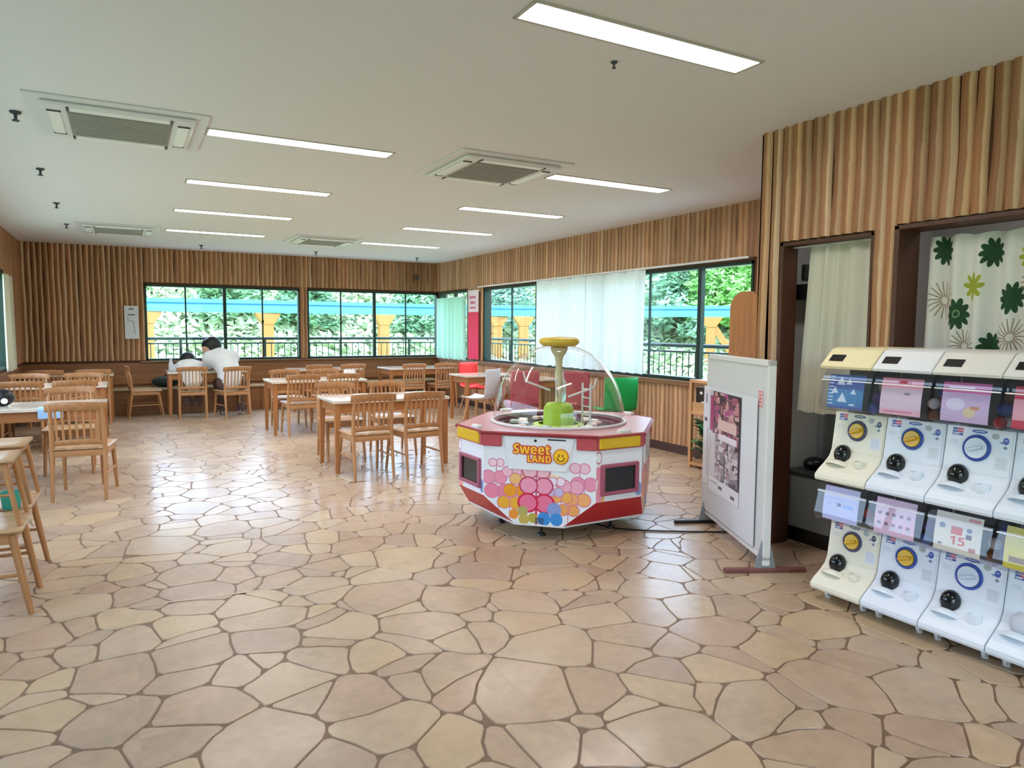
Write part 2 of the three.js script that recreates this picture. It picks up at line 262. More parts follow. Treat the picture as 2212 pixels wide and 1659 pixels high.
// windows: frames, sash bars and one pane per sash field
let winN = 0;
function windowUnit(label, axis, a0, a1, thick, thin, at) { // axis 'x' in the back wall, 'z' in side walls; 'at' = wall face, positive outward offset sign
  const w = struct('window_' + (++winN), label, 'window'); const [face, out] = at;
  const B = (s0, s1, y0, y1, d0, d1) => axis === 'x' ? bx(s0, s1, y0, y1, Math.min(face + out * d0, face + out * d1), Math.max(face + out * d0, face + out * d1), .003) : bx(Math.min(face + out * d0, face + out * d1), Math.max(face + out * d0, face + out * d1), y0, y1, s0, s1, .003);
  part('frame', [B(a0, a1, WT - .035, WT, -.01, .1), B(a0, a1, WB, WB + .035, -.01, .1), B(a0, a0 + .03, WB, WT, -.01, .1), B(a1 - .03, a1, WB, WT, -.01, .1)], M.frame, w);
  for (const s of thick) part('meeting_stile', B(s - .026, s + .026, WB + .03, WT - .03, .01, .07), M.frame, w);
  for (const s of thin) { const b = part('sash_bar', B(s - .012, s + .012, WB + .03, WT - .03, .03, .055), M.frame, w); part('latch', B(s - .02, s + .02, 1.47, 1.52, .015, .035), M.frame, b); }
  const all = [a0 + .03, ...[...thick, ...thin].sort((p, q) => p - q), a1 - .03];
  for (let i = 0; i + 1 < all.length; i++) {
    const g = axis === 'x' ? new THREE.PlaneGeometry(all[i + 1] - all[i], WT - WB - .06) : new THREE.PlaneGeometry(all[i + 1] - all[i], WT - WB - .06).rotateY(Math.PI / 2);
    const c = (all[i] + all[i + 1]) / 2, y = (WT + WB) / 2; g.translate(axis === 'x' ? c : face + out * .045, y, axis === 'x' ? face + out * .045 : c); part('pane', g, M.glass, w);
  }
  return w;
}
windowUnit('left dark-framed window in the far log wall behind the seated people', 'x', .29, 2.77, [1.51], [.90, 2.13], [ZB, -1]);
windowUnit('right dark-framed window in the far log wall by the corner', 'x', 2.90, XR - .012, [4.16], [3.52, 4.79], [ZB, -1]);
windowUnit('long dark-framed window in the right wall, half hidden by sheer curtains', 'z', -10.9, -4.95, [-9.16, -7.43, -5.71], [-9.97, -8.3, -6.56], [XR, 1]);
windowUnit('corner window in the right wall behind the mint curtain', 'z', -12.80, -11.55, [-12.17], [], [XR, 1]);
windowUnit('long window in the left side wall outside the picture', 'z', -11.3, -2.6, [-9.1, -7, -4.8], [-10.2, -8, -5.9, -3.7], [XL, -1]);

// curtains
function curtain(name, label, a0, a1, y0, y1, amp, folds, place, mat, seed, flare = 0) {
  const W = a1 - a0; const g = sheet((u, v) => { const s = a0 + W * u - flare * (1 - v) * (1 - u), f = Math.sin(u * folds * 6.283 + seed + 1.3 * Math.sin(u * 9 + seed)) * amp * (.55 + .45 * (1 - v)) + amp * .5 * Math.sin(u * folds * 2.7 + v * 1.1); const y = y0 + (y1 - y0) * v + .006 * Math.sin(u * folds * 6.283); return place(s, y, f); }, Math.round(folds * 12), 8, .0016);
  return solo(name, g, mat, label, 'curtain');
}
const sheer = phys({ color: '#eef4f4', roughness: .95, transmission: .45, thickness: 0, side: THREE.DoubleSide });
const mint = phys({ color: '#cdeede', roughness: .95, transmission: .45, thickness: 0, side: THREE.DoubleSide });
const inX = (x) => (s, y, f) => V3(x + f, y, s);
curtain('sheer_curtain', 'white sheer curtain on the right wall window, panel nearer the far corner', -9.03, -7.72, .87, 2.11, .022, 7, inX(XR - .085), sheer, 1);
curtain('sheer_curtain', 'white sheer curtain on the right wall window, panel nearer the camera', -7.74, -6.5, .87, 2.12, .022, 7, inX(XR - .085), sheer, 4);
curtain('mint_curtain', 'pale mint curtain beside the far right corner', -12.86, -11.5, .82, 1.98, .012, 6, inX(XR - .07), mint, 2);
curtain('side_curtain', 'pale curtain bunched at the left picture edge on the left wall', -11.42, -10.8, .82, 2.05, .02, 4, inX(XL + .07), phys({ color: '#d8d2bc', roughness: .95, transmission: .3, thickness: 0, side: THREE.DoubleSide }), 6);
solo('curtain_rail', [bx(XR - .11, XR - .07, 2.105, 2.125, -10.95, -4.93, .004)], M.offwhite, 'thin pale curtain rail above the long right wall window', 'curtain rail');
console.log('shell');
// ---------------------------------------------------------------- outside: balcony rail, elevated track, hillside
{
  const deck = struct('balcony_deck', 'concrete balcony deck outside the windows', 'balcony');
  part('slab', [bx(XL - 1.8, XR + 1.55, -.35, -.16, ZB - 1.55, ZB - .15), bx(XR + .15, XR + 1.55, -.35, -.16, ZB - .15, 1)], M.plaster, deck);
  const railing = (label, A, B, posts) => {
    const r = thing('balcony_railing', label, 'railing'); const a = V3(A[0], 0, A[1]), b = V3(B[0], 0, B[1]), L = a.distanceTo(b), at = (t) => a.clone().lerp(b, t);
    for (const [y, w] of [[1.18, .028], [1.09, .014], [.0, .016]]) part(y > 1.1 ? 'top_rail' : 'cross_rail', cyl([A[0], y, A[1]], [B[0], y, B[1]], w, w, 8), M.frame, r);
    for (let i = 0; i <= posts; i++) { const p = at(i / posts); part('post', cyl([p.x, -.17, p.z], [p.x, 1.18, p.z], .026, .026, 8), M.frame, r); }
    const n = Math.round(L / .125); for (let i = 1; i < n; i++) { const p = at(i / n); part('baluster', cyl([p.x, 0, p.z], [p.x, 1.09, p.z], .008, .008, 5), M.frame, r); }
  };
  railing('dark balcony railing outside the far wall windows', [-.6, ZB - 1.4], [XR + 1.4, ZB - 1.4], 5);
  railing('dark balcony railing outside the right wall windows', [XR + 1.4, ZB - 1.35], [XR + 1.4, -3.6], 6);
}
const trackPts = [[-30, -42.5], [-12, -41.2], [1, -40.6], [8.3, -40.1], [14, -40.1], [20, -39.4], [24.5, -37], [28.6, -34.1], [32.4, -30.6], [37, -25], [40, -19]];
{
  const curve = new THREE.CatmullRomCurve3(trackPts.map(([x, z]) => V3(x, 2.6, z)));
  const track = thing('elevated_track', 'sky blue elevated track running past the hillside outside', 'track');
  const blue = std('#549ead', .5), blueDark = std('#2f86b8', .5), orange = std('#b07836', .5);
  const sweep = (y0, y1, w) => { const N = 60, pos = [], idx = []; for (let i = 0; i <= N; i++) { const p = curve.getPoint(i / N), t = curve.getTangent(i / N), n = V3(t.z, 0, -t.x).normalize(); for (const [s, y] of [[-1, y0], [1, y0], [1, y1], [-1, y1]]) pos.push(p.x + n.x * s * w / 2, p.y + y, p.z + n.z * s * w / 2); } for (let i = 0; i < N; i++) for (let k = 0; k < 4; k++) { const a = i * 4 + k, b = i * 4 + (k + 1) % 4, c = a + 4, d = b + 4; idx.push(a, b, d, a, d, c); } const g = new THREE.BufferGeometry(); g.setAttribute('position', new THREE.Float32BufferAttribute(pos, 3)); g.setIndex(idx); const o = g.toNonIndexed(); o.computeVertexNormals(); return o; };
  part('upper_girder', sweep(.06, .26, .5), blue, track); part('lower_girder', sweep(-.42, -.04, .62), blue, track); part('conductor_rail', sweep(-.05, .07, .34), blueDark, track);
  const pillar = (x, z, turn, brace, label) => {
    const g = thing('track_pillar', label, 'pillar', [x, -4.5, z], turn);
    part('column', [bar([0, 0, 0], [0, 6.1, 0], .62, .6, .56, .5)], orange, g);
    part('head', [extrude([[-.66, 6.68], [.66, 6.68], [.62, 6.52], [.29, 6.05], [-.29, 6.05], [-.62, 6.52]], .6, .03).translate(0, 0, -.3)], orange, g);
    part('collar', [bar([0, 3.4, 0], [0, 3.62, 0], .7, .68)], orange, g);
    if (brace) part('brace', [orient(new THREE.BoxGeometry(.4, 3.6, .4), V3(.3, 5.9, 0), V3(2.1, 3.2, 0))], orange, g);
  };
  pillar(1.0, -40.6, .05, false, 'orange track pillar at the left edge of the left far window');
  pillar(6.85, -40.2, .05, false, 'orange track pillar in the right half of the left far window');
  pillar(13.4, -40.05, 0, false, 'orange track pillar in the middle of the right far window');
  pillar(20.6, -39.3, -.2, false, 'orange track pillar beside the red banner');
  pillar(22.0, -38.4, -.3, false, 'orange track pillar close behind another one near the red banner');
  pillar(31.3, -31.6, -.8, true, 'orange track pillar with a slanting brace in the right wall window');
}
{
  const height = (x, z) => { const r = Math.hypot(x - 2, z + 6), t = Math.max(0, Math.min(1, (r - 36) / 10)); const th = Math.atan2(x - 2, -(z + 6)); const open = .5 + .5 * Math.tanh((r - 30) / 4); return -4.6 + 3.2 * open + t * 2.6 + Math.min(1, Math.max(0, r - 42) / 16) * (6.2 + .7 * Math.sin(th * 3 + 1)) + 2.2 * (fbm(x * .06 + 40, z * .06 + 40, 33) - .5) * open; };
  const nr = 40, na = 90, pos = [], idx = []; for (let i = 0; i <= nr; i++) for (let j = 0; j <= na; j++) { const r = 14 + 82 * Math.pow(i / nr, 1.15), a = j / na * 2 * Math.PI, x = 2 + r * Math.sin(a), z = -6 - r * Math.cos(a); pos.push(x, height(x, z), z); }
  for (let i = 0; i < nr; i++) for (let j = 0; j < na; j++) { const a = i * (na + 1) + j, b = a + 1, c = a + na + 1, d = c + 1; idx.push(a, d, b, a, c, d); }
  const g = new THREE.BufferGeometry(); g.setAttribute('position', new THREE.Float32BufferAttribute(pos, 3)); g.setIndex(idx); g.computeVertexNormals();
  if (g.attributes.normal.getY(0) < 0) { const ix = g.index.array; for (let i = 0; i < ix.length; i += 3) { const t = ix[i]; ix[i] = ix[i + 1]; ix[i + 1] = t; } g.computeVertexNormals(); }
  const hill = solo('hillside', g, std('#a2b68a', 1), 'steep grassy green hillside beyond the elevated track', 'hill'); hill.userData.kind = 'structure';
  solo('valley_ground', new THREE.CircleGeometry(17, 40).rotateX(-Math.PI / 2).translate(2, -4.7, -6), std('#a9b8a2', 1), 'ground below the balcony', 'ground').userData.kind = 'structure';
  // undergrowth: leafy clumps nobody could count
  const R = rng(5), clumpGeo = (seed) => { // a ball of loose leaves, each a folded pair of triangles
    const Q = rng(seed * 77 + 5), pos = []; for (let i = 0; i < 42; i++) { const th = Q() * 6.283, ph = Math.acos(2 * Q() - 1), r = .45 + .55 * Math.sqrt(Q()), c = V3(r * Math.sin(ph) * Math.cos(th), r * Math.cos(ph) * .8, r * Math.sin(ph) * Math.sin(th)), u = V3(Q() - .5, (Q() - .5) * .6, Q() - .5).normalize().multiplyScalar(.3 + .22 * Q()), w = c.clone().normalize().add(V3(0, .6, 0)).cross(u).normalize().multiplyScalar(.17), a = c.clone().sub(u), b = c.clone().add(u), l = c.clone().add(w), m = c.clone().sub(w).addScaledVector(c, .1); pos.push(a.x, a.y, a.z, l.x, l.y, l.z, b.x, b.y, b.z, a.x, a.y, a.z, b.x, b.y, b.z, m.x, m.y, m.z); }
    const g = new THREE.BufferGeometry(); g.setAttribute('position', new THREE.Float32BufferAttribute(pos, 3)); g.computeVertexNormals(); return g; };
  const mat = std('#ffffff', 1, { side: THREE.DoubleSide }), greens = ['#bed0a2', '#c8d8a8', '#b2c898', '#d0deb0', '#a8be8e', '#c0d2a8'].map((c) => new THREE.Color(c));
  const N = 15000, inst = new THREE.InstancedMesh(clumpGeo(2), mat, N), m4 = new THREE.Matrix4(), q = new THREE.Quaternion();
  for (let i = 0; i < N; i++) { const a = rad(-35 + R() * 165), r = 35 + 26 * R(), x = 2 + r * Math.sin(a), z = -6 - r * Math.cos(a), s = .3 + R() * R() * .7; q.setFromEuler(new THREE.Euler(R() * .6, R() * 6.3, R() * .6)); m4.compose(V3(x, height(x, z) + s * .25, z), q, V3(s * (1 + R() * .5), s, s * (1 + R() * .5))); inst.setMatrixAt(i, m4); inst.setColorAt(i, greens[Math.floor(R() * greens.length)]); }
  inst.name = 'undergrowth'; inst.userData = { label: 'dense leafy undergrowth covering the hillside', category: 'undergrowth', kind: 'stuff' }; inst.castShadow = inst.receiveShadow = true; scene.add(inst);
  const tree = (ax, r, h, w, col, label) => { // direction x/-z from the camera and distance
    const z = -r / Math.hypot(1, ax), x = -z * ax, y0 = height(x, z) - .3, t = thing('hillside_tree', label, 'tree', [x, y0, z]);
    part('trunk', [cyl([0, 0, 0], [0, h * .4, 0], w * .03, w * .015, 7)], std('#6b4f38', .9), t);
    const RR = rng(Math.round(ax * 1000 + r)), gs = []; for (let i = 0; i < 110; i++) { const u = i / 110, yy = h * (.08 + .9 * u), rr = w * .5 * (1 - .75 * u * u), a = RR() * 6.3, d = rr * Math.sqrt(RR()), s = w * (.09 + .09 * RR()); gs.push(clumpGeo(i % 7 + 3).clone().scale(s, s * .8, s).translate(d * Math.cos(a), yy, d * Math.sin(a))); }
    part('foliage', gs, std(col, 1, { side: THREE.DoubleSide }), t);
  };
  tree(.74, 47, 7, 5, '#bcd8bc', 'dark green tree in the right wall window left of its thick bar');
  tree(.90, 49, 8, 5, '#a4caa8', 'tall dark green tree behind the thick bar of the right wall window');
  tree(1.0, 50, 7.5, 5, '#a8dc84', 'bright leafy tree at the right end of the right wall window');
  tree(1.12, 49, 8, 5, '#b2e488', 'bright yellow-green tree beside the rounded wooden board');
  tree(.54, 50, 6, 5, '#9cc0ae', 'pale grey-green tree in the window beside the red banner');
  tree(.40, 50, 4.5, 4.5, '#94bd94', 'pale green tree in the right far window near the corner');
  tree(.22, 50, 4.5, 4.5, '#88b488', 'soft green tree in the left half of the right far window');
  tree(.12, 50, 4.2, 4.5, '#98c092', 'light green tree in the middle of the left far window');
}
console.log('outside');
// ---------------------------------------------------------------- ceiling fittings
const emit = new THREE.MeshStandardMaterial({ color: '#ffffff', emissive: '#fbfdff', emissiveIntensity: 1.6, roughness: .8 });
for (const [x, z, label] of lampSpots) {
  const t = thing('ceiling_light', label, 'ceiling light', [x, H, z], 0, 'recessed ceiling lights');
  const w = .619, d = .081, e = .05, refl = [];
  const quad = (a, b, c, dd) => { const g = new THREE.BufferGeometry(); g.setAttribute('position', new THREE.Float32BufferAttribute([...a, ...b, ...c, ...a, ...c, ...dd], 3)); g.computeVertexNormals(); return g; };
  refl.push(quad([-w, 0, -d], [w, 0, -d], [w - .03, e, -d + .018], [-w + .03, e, -d + .018]), quad([w, 0, d], [-w, 0, d], [-w + .03, e, d - .018], [w - .03, e, d - .018]), quad([w, 0, -d], [w, 0, d], [w - .03, e, d - .018], [w - .03, e, -d + .018]), quad([-w, 0, d], [-w, 0, -d], [-w + .03, e, -d + .018], [-w + .03, e, d - .018]));
  part('reflector', refl, std('#f4f4f0', .5, { side: THREE.DoubleSide }), t);
  part('housing', [bx(-w, w, e + .012, e + .07, -d, d)], M.offwhite, t);
  part('trim', [bx(-w - .012, w + .012, -.006, 0, d - .004, d + .012), bx(-w - .012, w + .012, -.006, 0, -d - .012, -d + .004), bx(w - .004, w + .012, -.006, 0, -d, d), bx(-w - .012, -w + .004, -.006, 0, -d, d)], std('#b9b4a6', .5), t);
  part('diffuser', [bx(-w + .03, w - .03, e, e + .01, -d + .018, d - .018)], emit, t);
  const l = new THREE.RectAreaLight('#fbf6f8', LAMP_RADIANCE, 2 * w - .08, 2 * d - .045); l.position.set(0, e - .004, 0); l.rotation.x = -Math.PI / 2; t.add(l);
}
{
  const lab = ['ceiling air conditioner cassette at upper left, nearest the camera', 'ceiling air conditioner cassette in the middle, beside a light of the right row', 'ceiling air conditioner cassette at far left near the far wall', 'ceiling air conditioner cassette at the far middle near the far wall'];
  const t = thing('air_conditioner', lab[0], 'air conditioner', [.02, H, -5.15], 0, 'ceiling air conditioners');
  const pts = []; const a = .475, b = .40, y1 = -.012, y2 = -.034;
  part('panel', [bx(-a, a, y1, 0, -a, a, .004), extrude([[-b, -b], [b, -b], [b, b], [-b, b]], .024, .01).rotateX(Math.PI / 2).translate(0, y1, 0)], M.offwhite, t);
  const gr = part('intake_grille', [bx(-.275, .275, -.042, -.034, -.275, .275, .003)], std('#8f8c82', .7), t);
  for (let i = 0; i < 14; i++) part('grille_slat', [bx(-.26, .26, -.046, -.041, -.255 + i * .039, -.24 + i * .039)], std('#a3a096', .6), gr);
  for (const k of [0, 1, 2, 3]) { const g = part('louver', [bx(-.26, .26, -.042, -.033, .31, .37, .003)], M.white, t); g.rotation.y = k * Math.PI / 2; const s = part('louver_hinge', [bx(-.275, -.262, -.043, -.03, .305, .375), bx(.262, .275, -.043, -.03, .305, .375)], M.darkgrey, g); }
  clone(t, [2.60, H, -5.06], 0, lab[1]); clone(t, [-.03, H, -10.58], 0, lab[2]); clone(t, [2.57, H, -10.4], 0, lab[3]);
}
{
  const spots = [[-.53, -5.17, 'small dark ceiling hook nearest the camera at the left edge'], [-.56, -6.91, 'second small dark ceiling hook along the left side'], [-.58, -8.72, 'third small dark ceiling hook along the left side'], [-.6, -10.44, 'farthest small dark ceiling hook along the left side'], [1.08, -12.0, 'small dark ceiling hook above the left far window'], [2.85, -12.0, 'small dark ceiling hook above the post between the far windows'], [4.67, -12.05, 'small dark ceiling hook above the right far window'], [2.08, -2.78, 'small dark ceiling hook beneath the nearest ceiling light']];
  let src; for (const [x, z, label] of spots) { if (src) { const c = clone(src, [x, H, z], 0, label); if (z > -4) c.scale.setScalar(.55); continue; } src = thing('ceiling_hook', label, 'hook', [x, H, z], 0, 'ceiling hooks'); part('plate', [cyl([0, -.012, 0], [0, 0, 0], .028, .032, 12)], M.darkgrey, src); part('stem', [cyl([0, -.05, 0], [0, -.012, 0], .008, .01, 8), cyl([0, -.056, 0], [0, -.05, 0], .02, .02, 10)], M.darkgrey, src); }
}
// ---------------------------------------------------------------- bench along the far wall
{
  const t = thing('wall_bench', 'long wooden bench built along the far wall under the windows', 'bench', [0, 0, 0]);
  part('seat_board', boxUV(bx(-1.3, 5.3, .385, .42, ZB + .025, -12.5, .008), .3, 1.4, true), M.benchTop, t);
  for (let i = 0; i < 6; i++) part('front_panel', boxUV(bx(-1.3 + i * 1.1, -.205 + i * 1.1, 0, .38, -12.56, -12.535, .004), .3, 1.4, true), M.bench, t);
  part('back_rail', boxUV(bx(-1.3, 5.3, .46, .62, ZB + .022, ZB + .045, .006), .3, 1.4, true), M.bench, t);
}
// ---------------------------------------------------------------- dining tables
function makeTable(label, x, z, w = 1.2, d = .7) {
  const t = thing('dining_table', label, 'table', [x, 0, z], 0, 'wooden dining tables');
  part('table_top', boxUV(box(w, .03, d, 0, .687, 0, .006), .35, 1.4, true), M.tableTop, t);
  part('apron', [bx(-w / 2 + .05, w / 2 - .05, .585, .671, d / 2 - .055, d / 2 - .035), bx(-w / 2 + .05, w / 2 - .05, .585, .671, -d / 2 + .035, -d / 2 + .055), bx(-w / 2 + .035, -w / 2 + .055, .585, .671, -d / 2 + .05, d / 2 - .05), bx(w / 2 - .055, w / 2 - .035, .585, .671, -d / 2 + .05, d / 2 - .05)].map((g) => boxUV(g, .3, 1.2, true)), M.tableWood, t);
  for (const [sx, sz] of [[-1, -1], [1, -1], [1, 1], [-1, 1]]) part('leg', bar([sx * (w / 2 - .035), 0, sz * (d / 2 - .035)], [sx * (w / 2 - .045), .671, sz * (d / 2 - .045)], .036, .036, .055, .055), M.tableWood, t);
  return t;
}
makeTable('wooden dining table with pale top just left of the dome machine', 2.31, -6.93, 1.2, .68);
makeTable('wooden dining table in the middle of the room behind the nearest dining table', 2.25, -9.65, 1.25, .7);
makeTable('wooden dining table under the post between the far windows', 2.98, -12.1, 1.2, .6);
makeTable('wooden dining table under the right far window near the corner', 4.62, -11.9, 1.3, .68);
makeTable('wooden dining table where the adult and child sit', 1.14, -12.17, 1.2, .58);
makeTable('wooden dining table at left with a light blue cloth over its edge', -.66, -7.42, .98, .68);
makeTable('wooden dining table at left behind the one with the blue cloth', -.76, -9.9, 1.1, .68);
makeTable('wooden dining table at far left against the far bench', -.72, -12.1, 1.1, .6);
makeTable('wooden table in front of the red shell chair by the right wall', 4.83, -9.65, .9, .62);
makeTable('wooden table behind the dome machine between the maroon chairs', 5.06, -8.55, .7, .56);

// ---------------------------------------------------------------- slat-back dining chairs
function arcRail(w, y0, y1, z, sag, th) { return sheet((u, v) => { const x = (u - .5) * w; return V3(x, y0 + (y1 - y0) * v - .012 * Math.pow(2 * u - 1, 2), z + sag * (1 - Math.pow(2 * u - 1, 2)) + (v - .5) * .012); }, 8, 1, th); }
function makeChair(label) {
  const t = thing('dining_chair', label, 'chair', [0, 0, 0], 0, 'slat-back wooden dining chairs'), W = M.chairWood;
  part('seat', sheet((u, v) => { const w = .425 - .03 * v; return V3((u - .5) * w, .418 - .014 * (1 - Math.pow(2 * u - 1, 2)) * Math.sin(Math.PI * v), -.215 + .42 * v); }, 8, 6, .022), M.seatWood, t);
  for (const s of [-1, 1]) {
    part('leg', [cyl([s * .195, 0, -.235], [s * .182, .40, -.17], .0135, .019, 8)], W, t, 'front leg');
    part('leg', [cyl([s * .187, 0, .245], [s * .184, .40, .192], .0135, .019, 8), cyl([s * .184, .40, .192], [s * .183, .60, .205], .019, .018, 8), cyl([s * .183, .60, .205], [s * .18, .785, .245], .018, .013, 8)], W, t, 'rear leg with back post');
  }
  part('seat_frame', [bx(-.175, .175, .355, .405, -.187, -.165, .004), bx(-.175, .175, .355, .405, .182, .204, .004), bx(-.195, -.173, .355, .405, -.17, .19, .004), bx(.173, .195, .355, .405, -.17, .19, .004)].map((g) => boxUV(g, .3, 1.2, true)), W, t);
  for (const s of [-1, 1]) part('stretcher', [cyl([s * .19, .2, -.2], [s * .186, .2, .218], .009, .009, 6)], W, t);
  part('backrest', arcRail(.43, .735, .80, .225, .045, .022), M.chairWoodB, t, 'curved top rail');
  part('lower_rail', arcRail(.36, .455, .495, .19, .03, .018), W, t);
  for (let i = 0; i < 7; i++) { const u = (i + .5) / 7, x = (u - .5) * .34, q = 1 - Math.pow(2 * x / .43, 2); part('slat', bar([x, .48, .192 + .03 * q], [x, .75, .222 + .045 * q], .016, .009), W, t); }
  return t;
}
const C0 = makeChair('wooden chair on the near side of the table beside the dome machine, left one'); C0.position.set(1.97, 0, -6.44); C0.rotation.y = rad(2);
const chair = (x, z, deg, label, y = 0) => clone(C0, [x, y, z], rad(deg), label);
chair(2.46, -6.44, 5, 'wooden chair on the near side of the table beside the dome machine, right one');
chair(2.0, -7.44, 180, 'wooden chair on the far side of the table beside the dome machine, left one');
chair(2.58, -7.42, 178, 'wooden chair on the far side of the table beside the dome machine, right one');
chair(1.98, -9.36, 0, 'slat-back wooden chair on the near side of the middle dining table, left one');
chair(2.52, -9.38, -3, 'slat-back wooden chair on the near side of the middle dining table, right one');
chair(1.98, -10.1, 180, 'slat-back wooden chair on the far side of the middle dining table, left one');
chair(2.55, -10.1, 180, 'slat-back wooden chair on the far side of the middle dining table, right one');
chair(2.75, -11.72, 0, 'slat-back wooden chair at the table under the post between the far windows, left one');
chair(3.3, -11.7, 3, 'slat-back wooden chair at the table under the post between the far windows, right one');
chair(4.3, -11.45, 0, 'slat-back wooden chair at the table near the far right corner, left one');
chair(4.9, -11.43, -4, 'slat-back wooden chair at the table near the far right corner, right one');
chair(1.43, -11.62, 14, 'slat-back wooden chair the adult in white sits on');
chair(.88, -11.83, -2, 'slat-back wooden chair the child sits on');
chair(.24, -12.18, -86, 'slat-back wooden chair seen from the side left of the child');
chair(-.33, -6.74, -8, 'slat-back wooden chair at left with its back to the camera by the blue cloth');
chair(-.5, -7.93, 180, 'slat-back wooden chair on the far side of the left table with the blue cloth');
chair(-.52, -9.42, 3, 'slat-back wooden chair on the near side of the second left table, right one');
chair(-1.01, -9.42, -2, 'slat-back wooden chair on the near side of the second left table, left one');
chair(-1.08, -10.4, 180, 'slat-back wooden chair on the far side of the second left table, left one');
chair(-.48, -10.38, 182, 'slat-back wooden chair on the far side of the second left table, right one');
chair(-.98, -11.68, 0, 'slat-back wooden chair at the far left table by the bench, left one');
chair(-.42, -11.66, 2, 'slat-back wooden chair at the far left table by the bench, right one');
// stacked chairs cut by the left edge
{
  chair(-.68, -4.22, -90, 'wooden chair cut by the left picture edge, lower one of the nearer stacked pair');
  chair(-.69, -4.72, -92, 'wooden chair cut by the left picture edge, lower one of the farther stacked pair');
  for (const [z, deg, w] of [[-4.22, -90, 'nearer'], [-4.72, -92, 'farther']]) chair(-.66, z, deg, `smaller wooden chair cut by the left picture edge, set on top of the ${w} chair`, .432).scale.setScalar(.76);
}
console.log('furniture');
// ---------------------------------------------------------------- dome candy crane machine
{
  const rot = 2.338, S = .724, F = .645, t = thing('candy_crane_machine', 'white and red candy crane machine with clear dome and printed flowers', 'arcade machine', [2.79, 0, -4.337]);
  const dir = (a) => [Math.cos(a), Math.sin(a)];
  const oct = (s, f) => { const v = []; for (let k = 0; k < 8; k++) { const a0 = rot + k * Math.PI / 4, a1 = a0 + Math.PI / 4, d0 = k % 2 ? s : f, d1 = k % 2 ? f : s, [c0, s0] = dir(a0), [c1, s1] = dir(a1), D = c0 * s1 - c1 * s0; v.push([(d0 * s1 - d1 * s0) / D, (c0 * d1 - c1 * d0) / D]); } return v; };
  const y0 = .112, y1 = .285, y2 = .70, top = oct(S, F), low = oct(.572, F - .004);
  const quadUV = (A, B, C, D, uvs) => { const g = new THREE.BufferGeometry(); g.setAttribute('position', new THREE.Float32BufferAttribute([...A, ...B, ...C, ...A, ...C, ...D], 3)); g.setAttribute('uv', new THREE.Float32BufferAttribute([...uvs[0], ...uvs[1], ...uvs[2], ...uvs[0], ...uvs[2], ...uvs[3]], 2)); g.computeVertexNormals(); return g; };
  // printed artwork for the flower panels
  const heart = (c, x, y, r, fill, line, lw) => { for (const a of [-.75, -2.4]) { c.beginPath(); c.arc(x + Math.cos(a) * r * .95, y + Math.sin(a) * r * .5, r * .8, 0, 7); c.fillStyle = fill; c.fill(); c.lineWidth = lw; c.strokeStyle = line; c.stroke(); } c.beginPath(); c.moveTo(x, y); c.lineTo(x, y + r * 2); c.stroke(); };
  const art = canvasTex(512, 420, (c, w, h) => {
    c.fillStyle = '#eef0f4'; c.fillRect(0, 0, w, h);
    const gr = c.createLinearGradient(0, 0, 0, h); c.fillStyle = '#f6e3c0'; c.beginPath(); c.ellipse(w * .5, h * .52, w * .26, h * .12, 0, 0, 7); c.fill(); c.fillStyle = '#eef0f4'; c.beginPath(); c.ellipse(w * .5, h * .57, w * .2, h * .11, 0, 0, 7); c.fill();
    for (const [x, y, r, f] of [[.12, .34, 24, '#f7d3dc'], [.1, .52, 40, '#f29db2'], [.26, .44, 30, '#f7c3cf'], [.34, .52, 34, '#f6c17a'], [.14, .68, 44, '#ee8aa5'], [.3, .66, 40, '#f2a12c'], [.86, .36, 30, '#f2c6d4'], [.9, .54, 40, '#f09ab4'], [.78, .58, 40, '#f4b0c4'], [.84, .72, 40, '#f7b070'], [.66, .52, 26, '#f4e4ee'], [.7, .7, 34, '#f6b45c'], [.64, .64, 28, '#c9c3e2'], [.24, .8, 38, '#f0b23a'], [.76, .84, 34, '#f4a860']]) heart(c, x * w, y * h, r, f, '#d97f9c', 4);
    heart(c, .48 * w, .43 * h, 42, '#f6c2ca', '#cc5f7c', 6); heart(c, .48 * w, .6 * h, 50, '#f2a0b8', '#c24a6c', 7); heart(c, .48 * w, .8 * h, 54, '#f07a9c', '#d8284c', 9);
    for (const [x, y, r, f] of [[.64, .82, 32, '#8fa0d8'], [.66, .93, 28, '#3f92dc'], [.55, .93, 30, '#3f92dc'], [.36, .86, 24, '#b5b06a'], [.37, .95, 24, '#c9b25a'], [.45, .93, 22, '#bfb04c'], [.28, .9, 22, '#f29a3c']]) { c.beginPath(); c.ellipse(x * w, y * h, r, r * 1.1, 0, 0, 7); c.fillStyle = f; c.fill(); }
    c.fillStyle = '#2a3552'; for (let i = 0; i < 4; i++) c.fillRect(.47 * w, (.925 + i * .018) * h, 40, 4);
  });
  const artMat = std('#ffffff', .3, { map: art }), whiteGloss = std('#edf0f4', .25);
  const stationArt = canvasTex(256, 180, (c, w, h) => { c.fillStyle = '#f0f1f5'; c.fillRect(0, 0, w, h); c.fillStyle = '#f4c27a'; c.fillRect(0, h * .8, w * .18, h * .2); c.fillStyle = '#f29db2'; for (const [x, y, r] of [[.05, .55, 20], [.12, .75, 24], [.06, .9, 22], [.95, .9, 14]]) { c.beginPath(); c.arc(x * w, y * h, r, 0, 7); c.fill(); } c.fillStyle = '#8b9fd0'; c.beginPath(); c.arc(.93 * w, .86 * h, 20, 0, 7); c.fill(); c.strokeStyle = '#d07a96'; c.lineWidth = 4; c.beginPath(); c.arc(.05 * w, .3 * h, 16, 0, 7); c.stroke(); c.strokeStyle = '#cfd4de'; c.lineWidth = 2; c.strokeRect(.25 * w, .06 * h, 60, 16); });
  const stMat = std('#ffffff', .3, { map: stationArt });
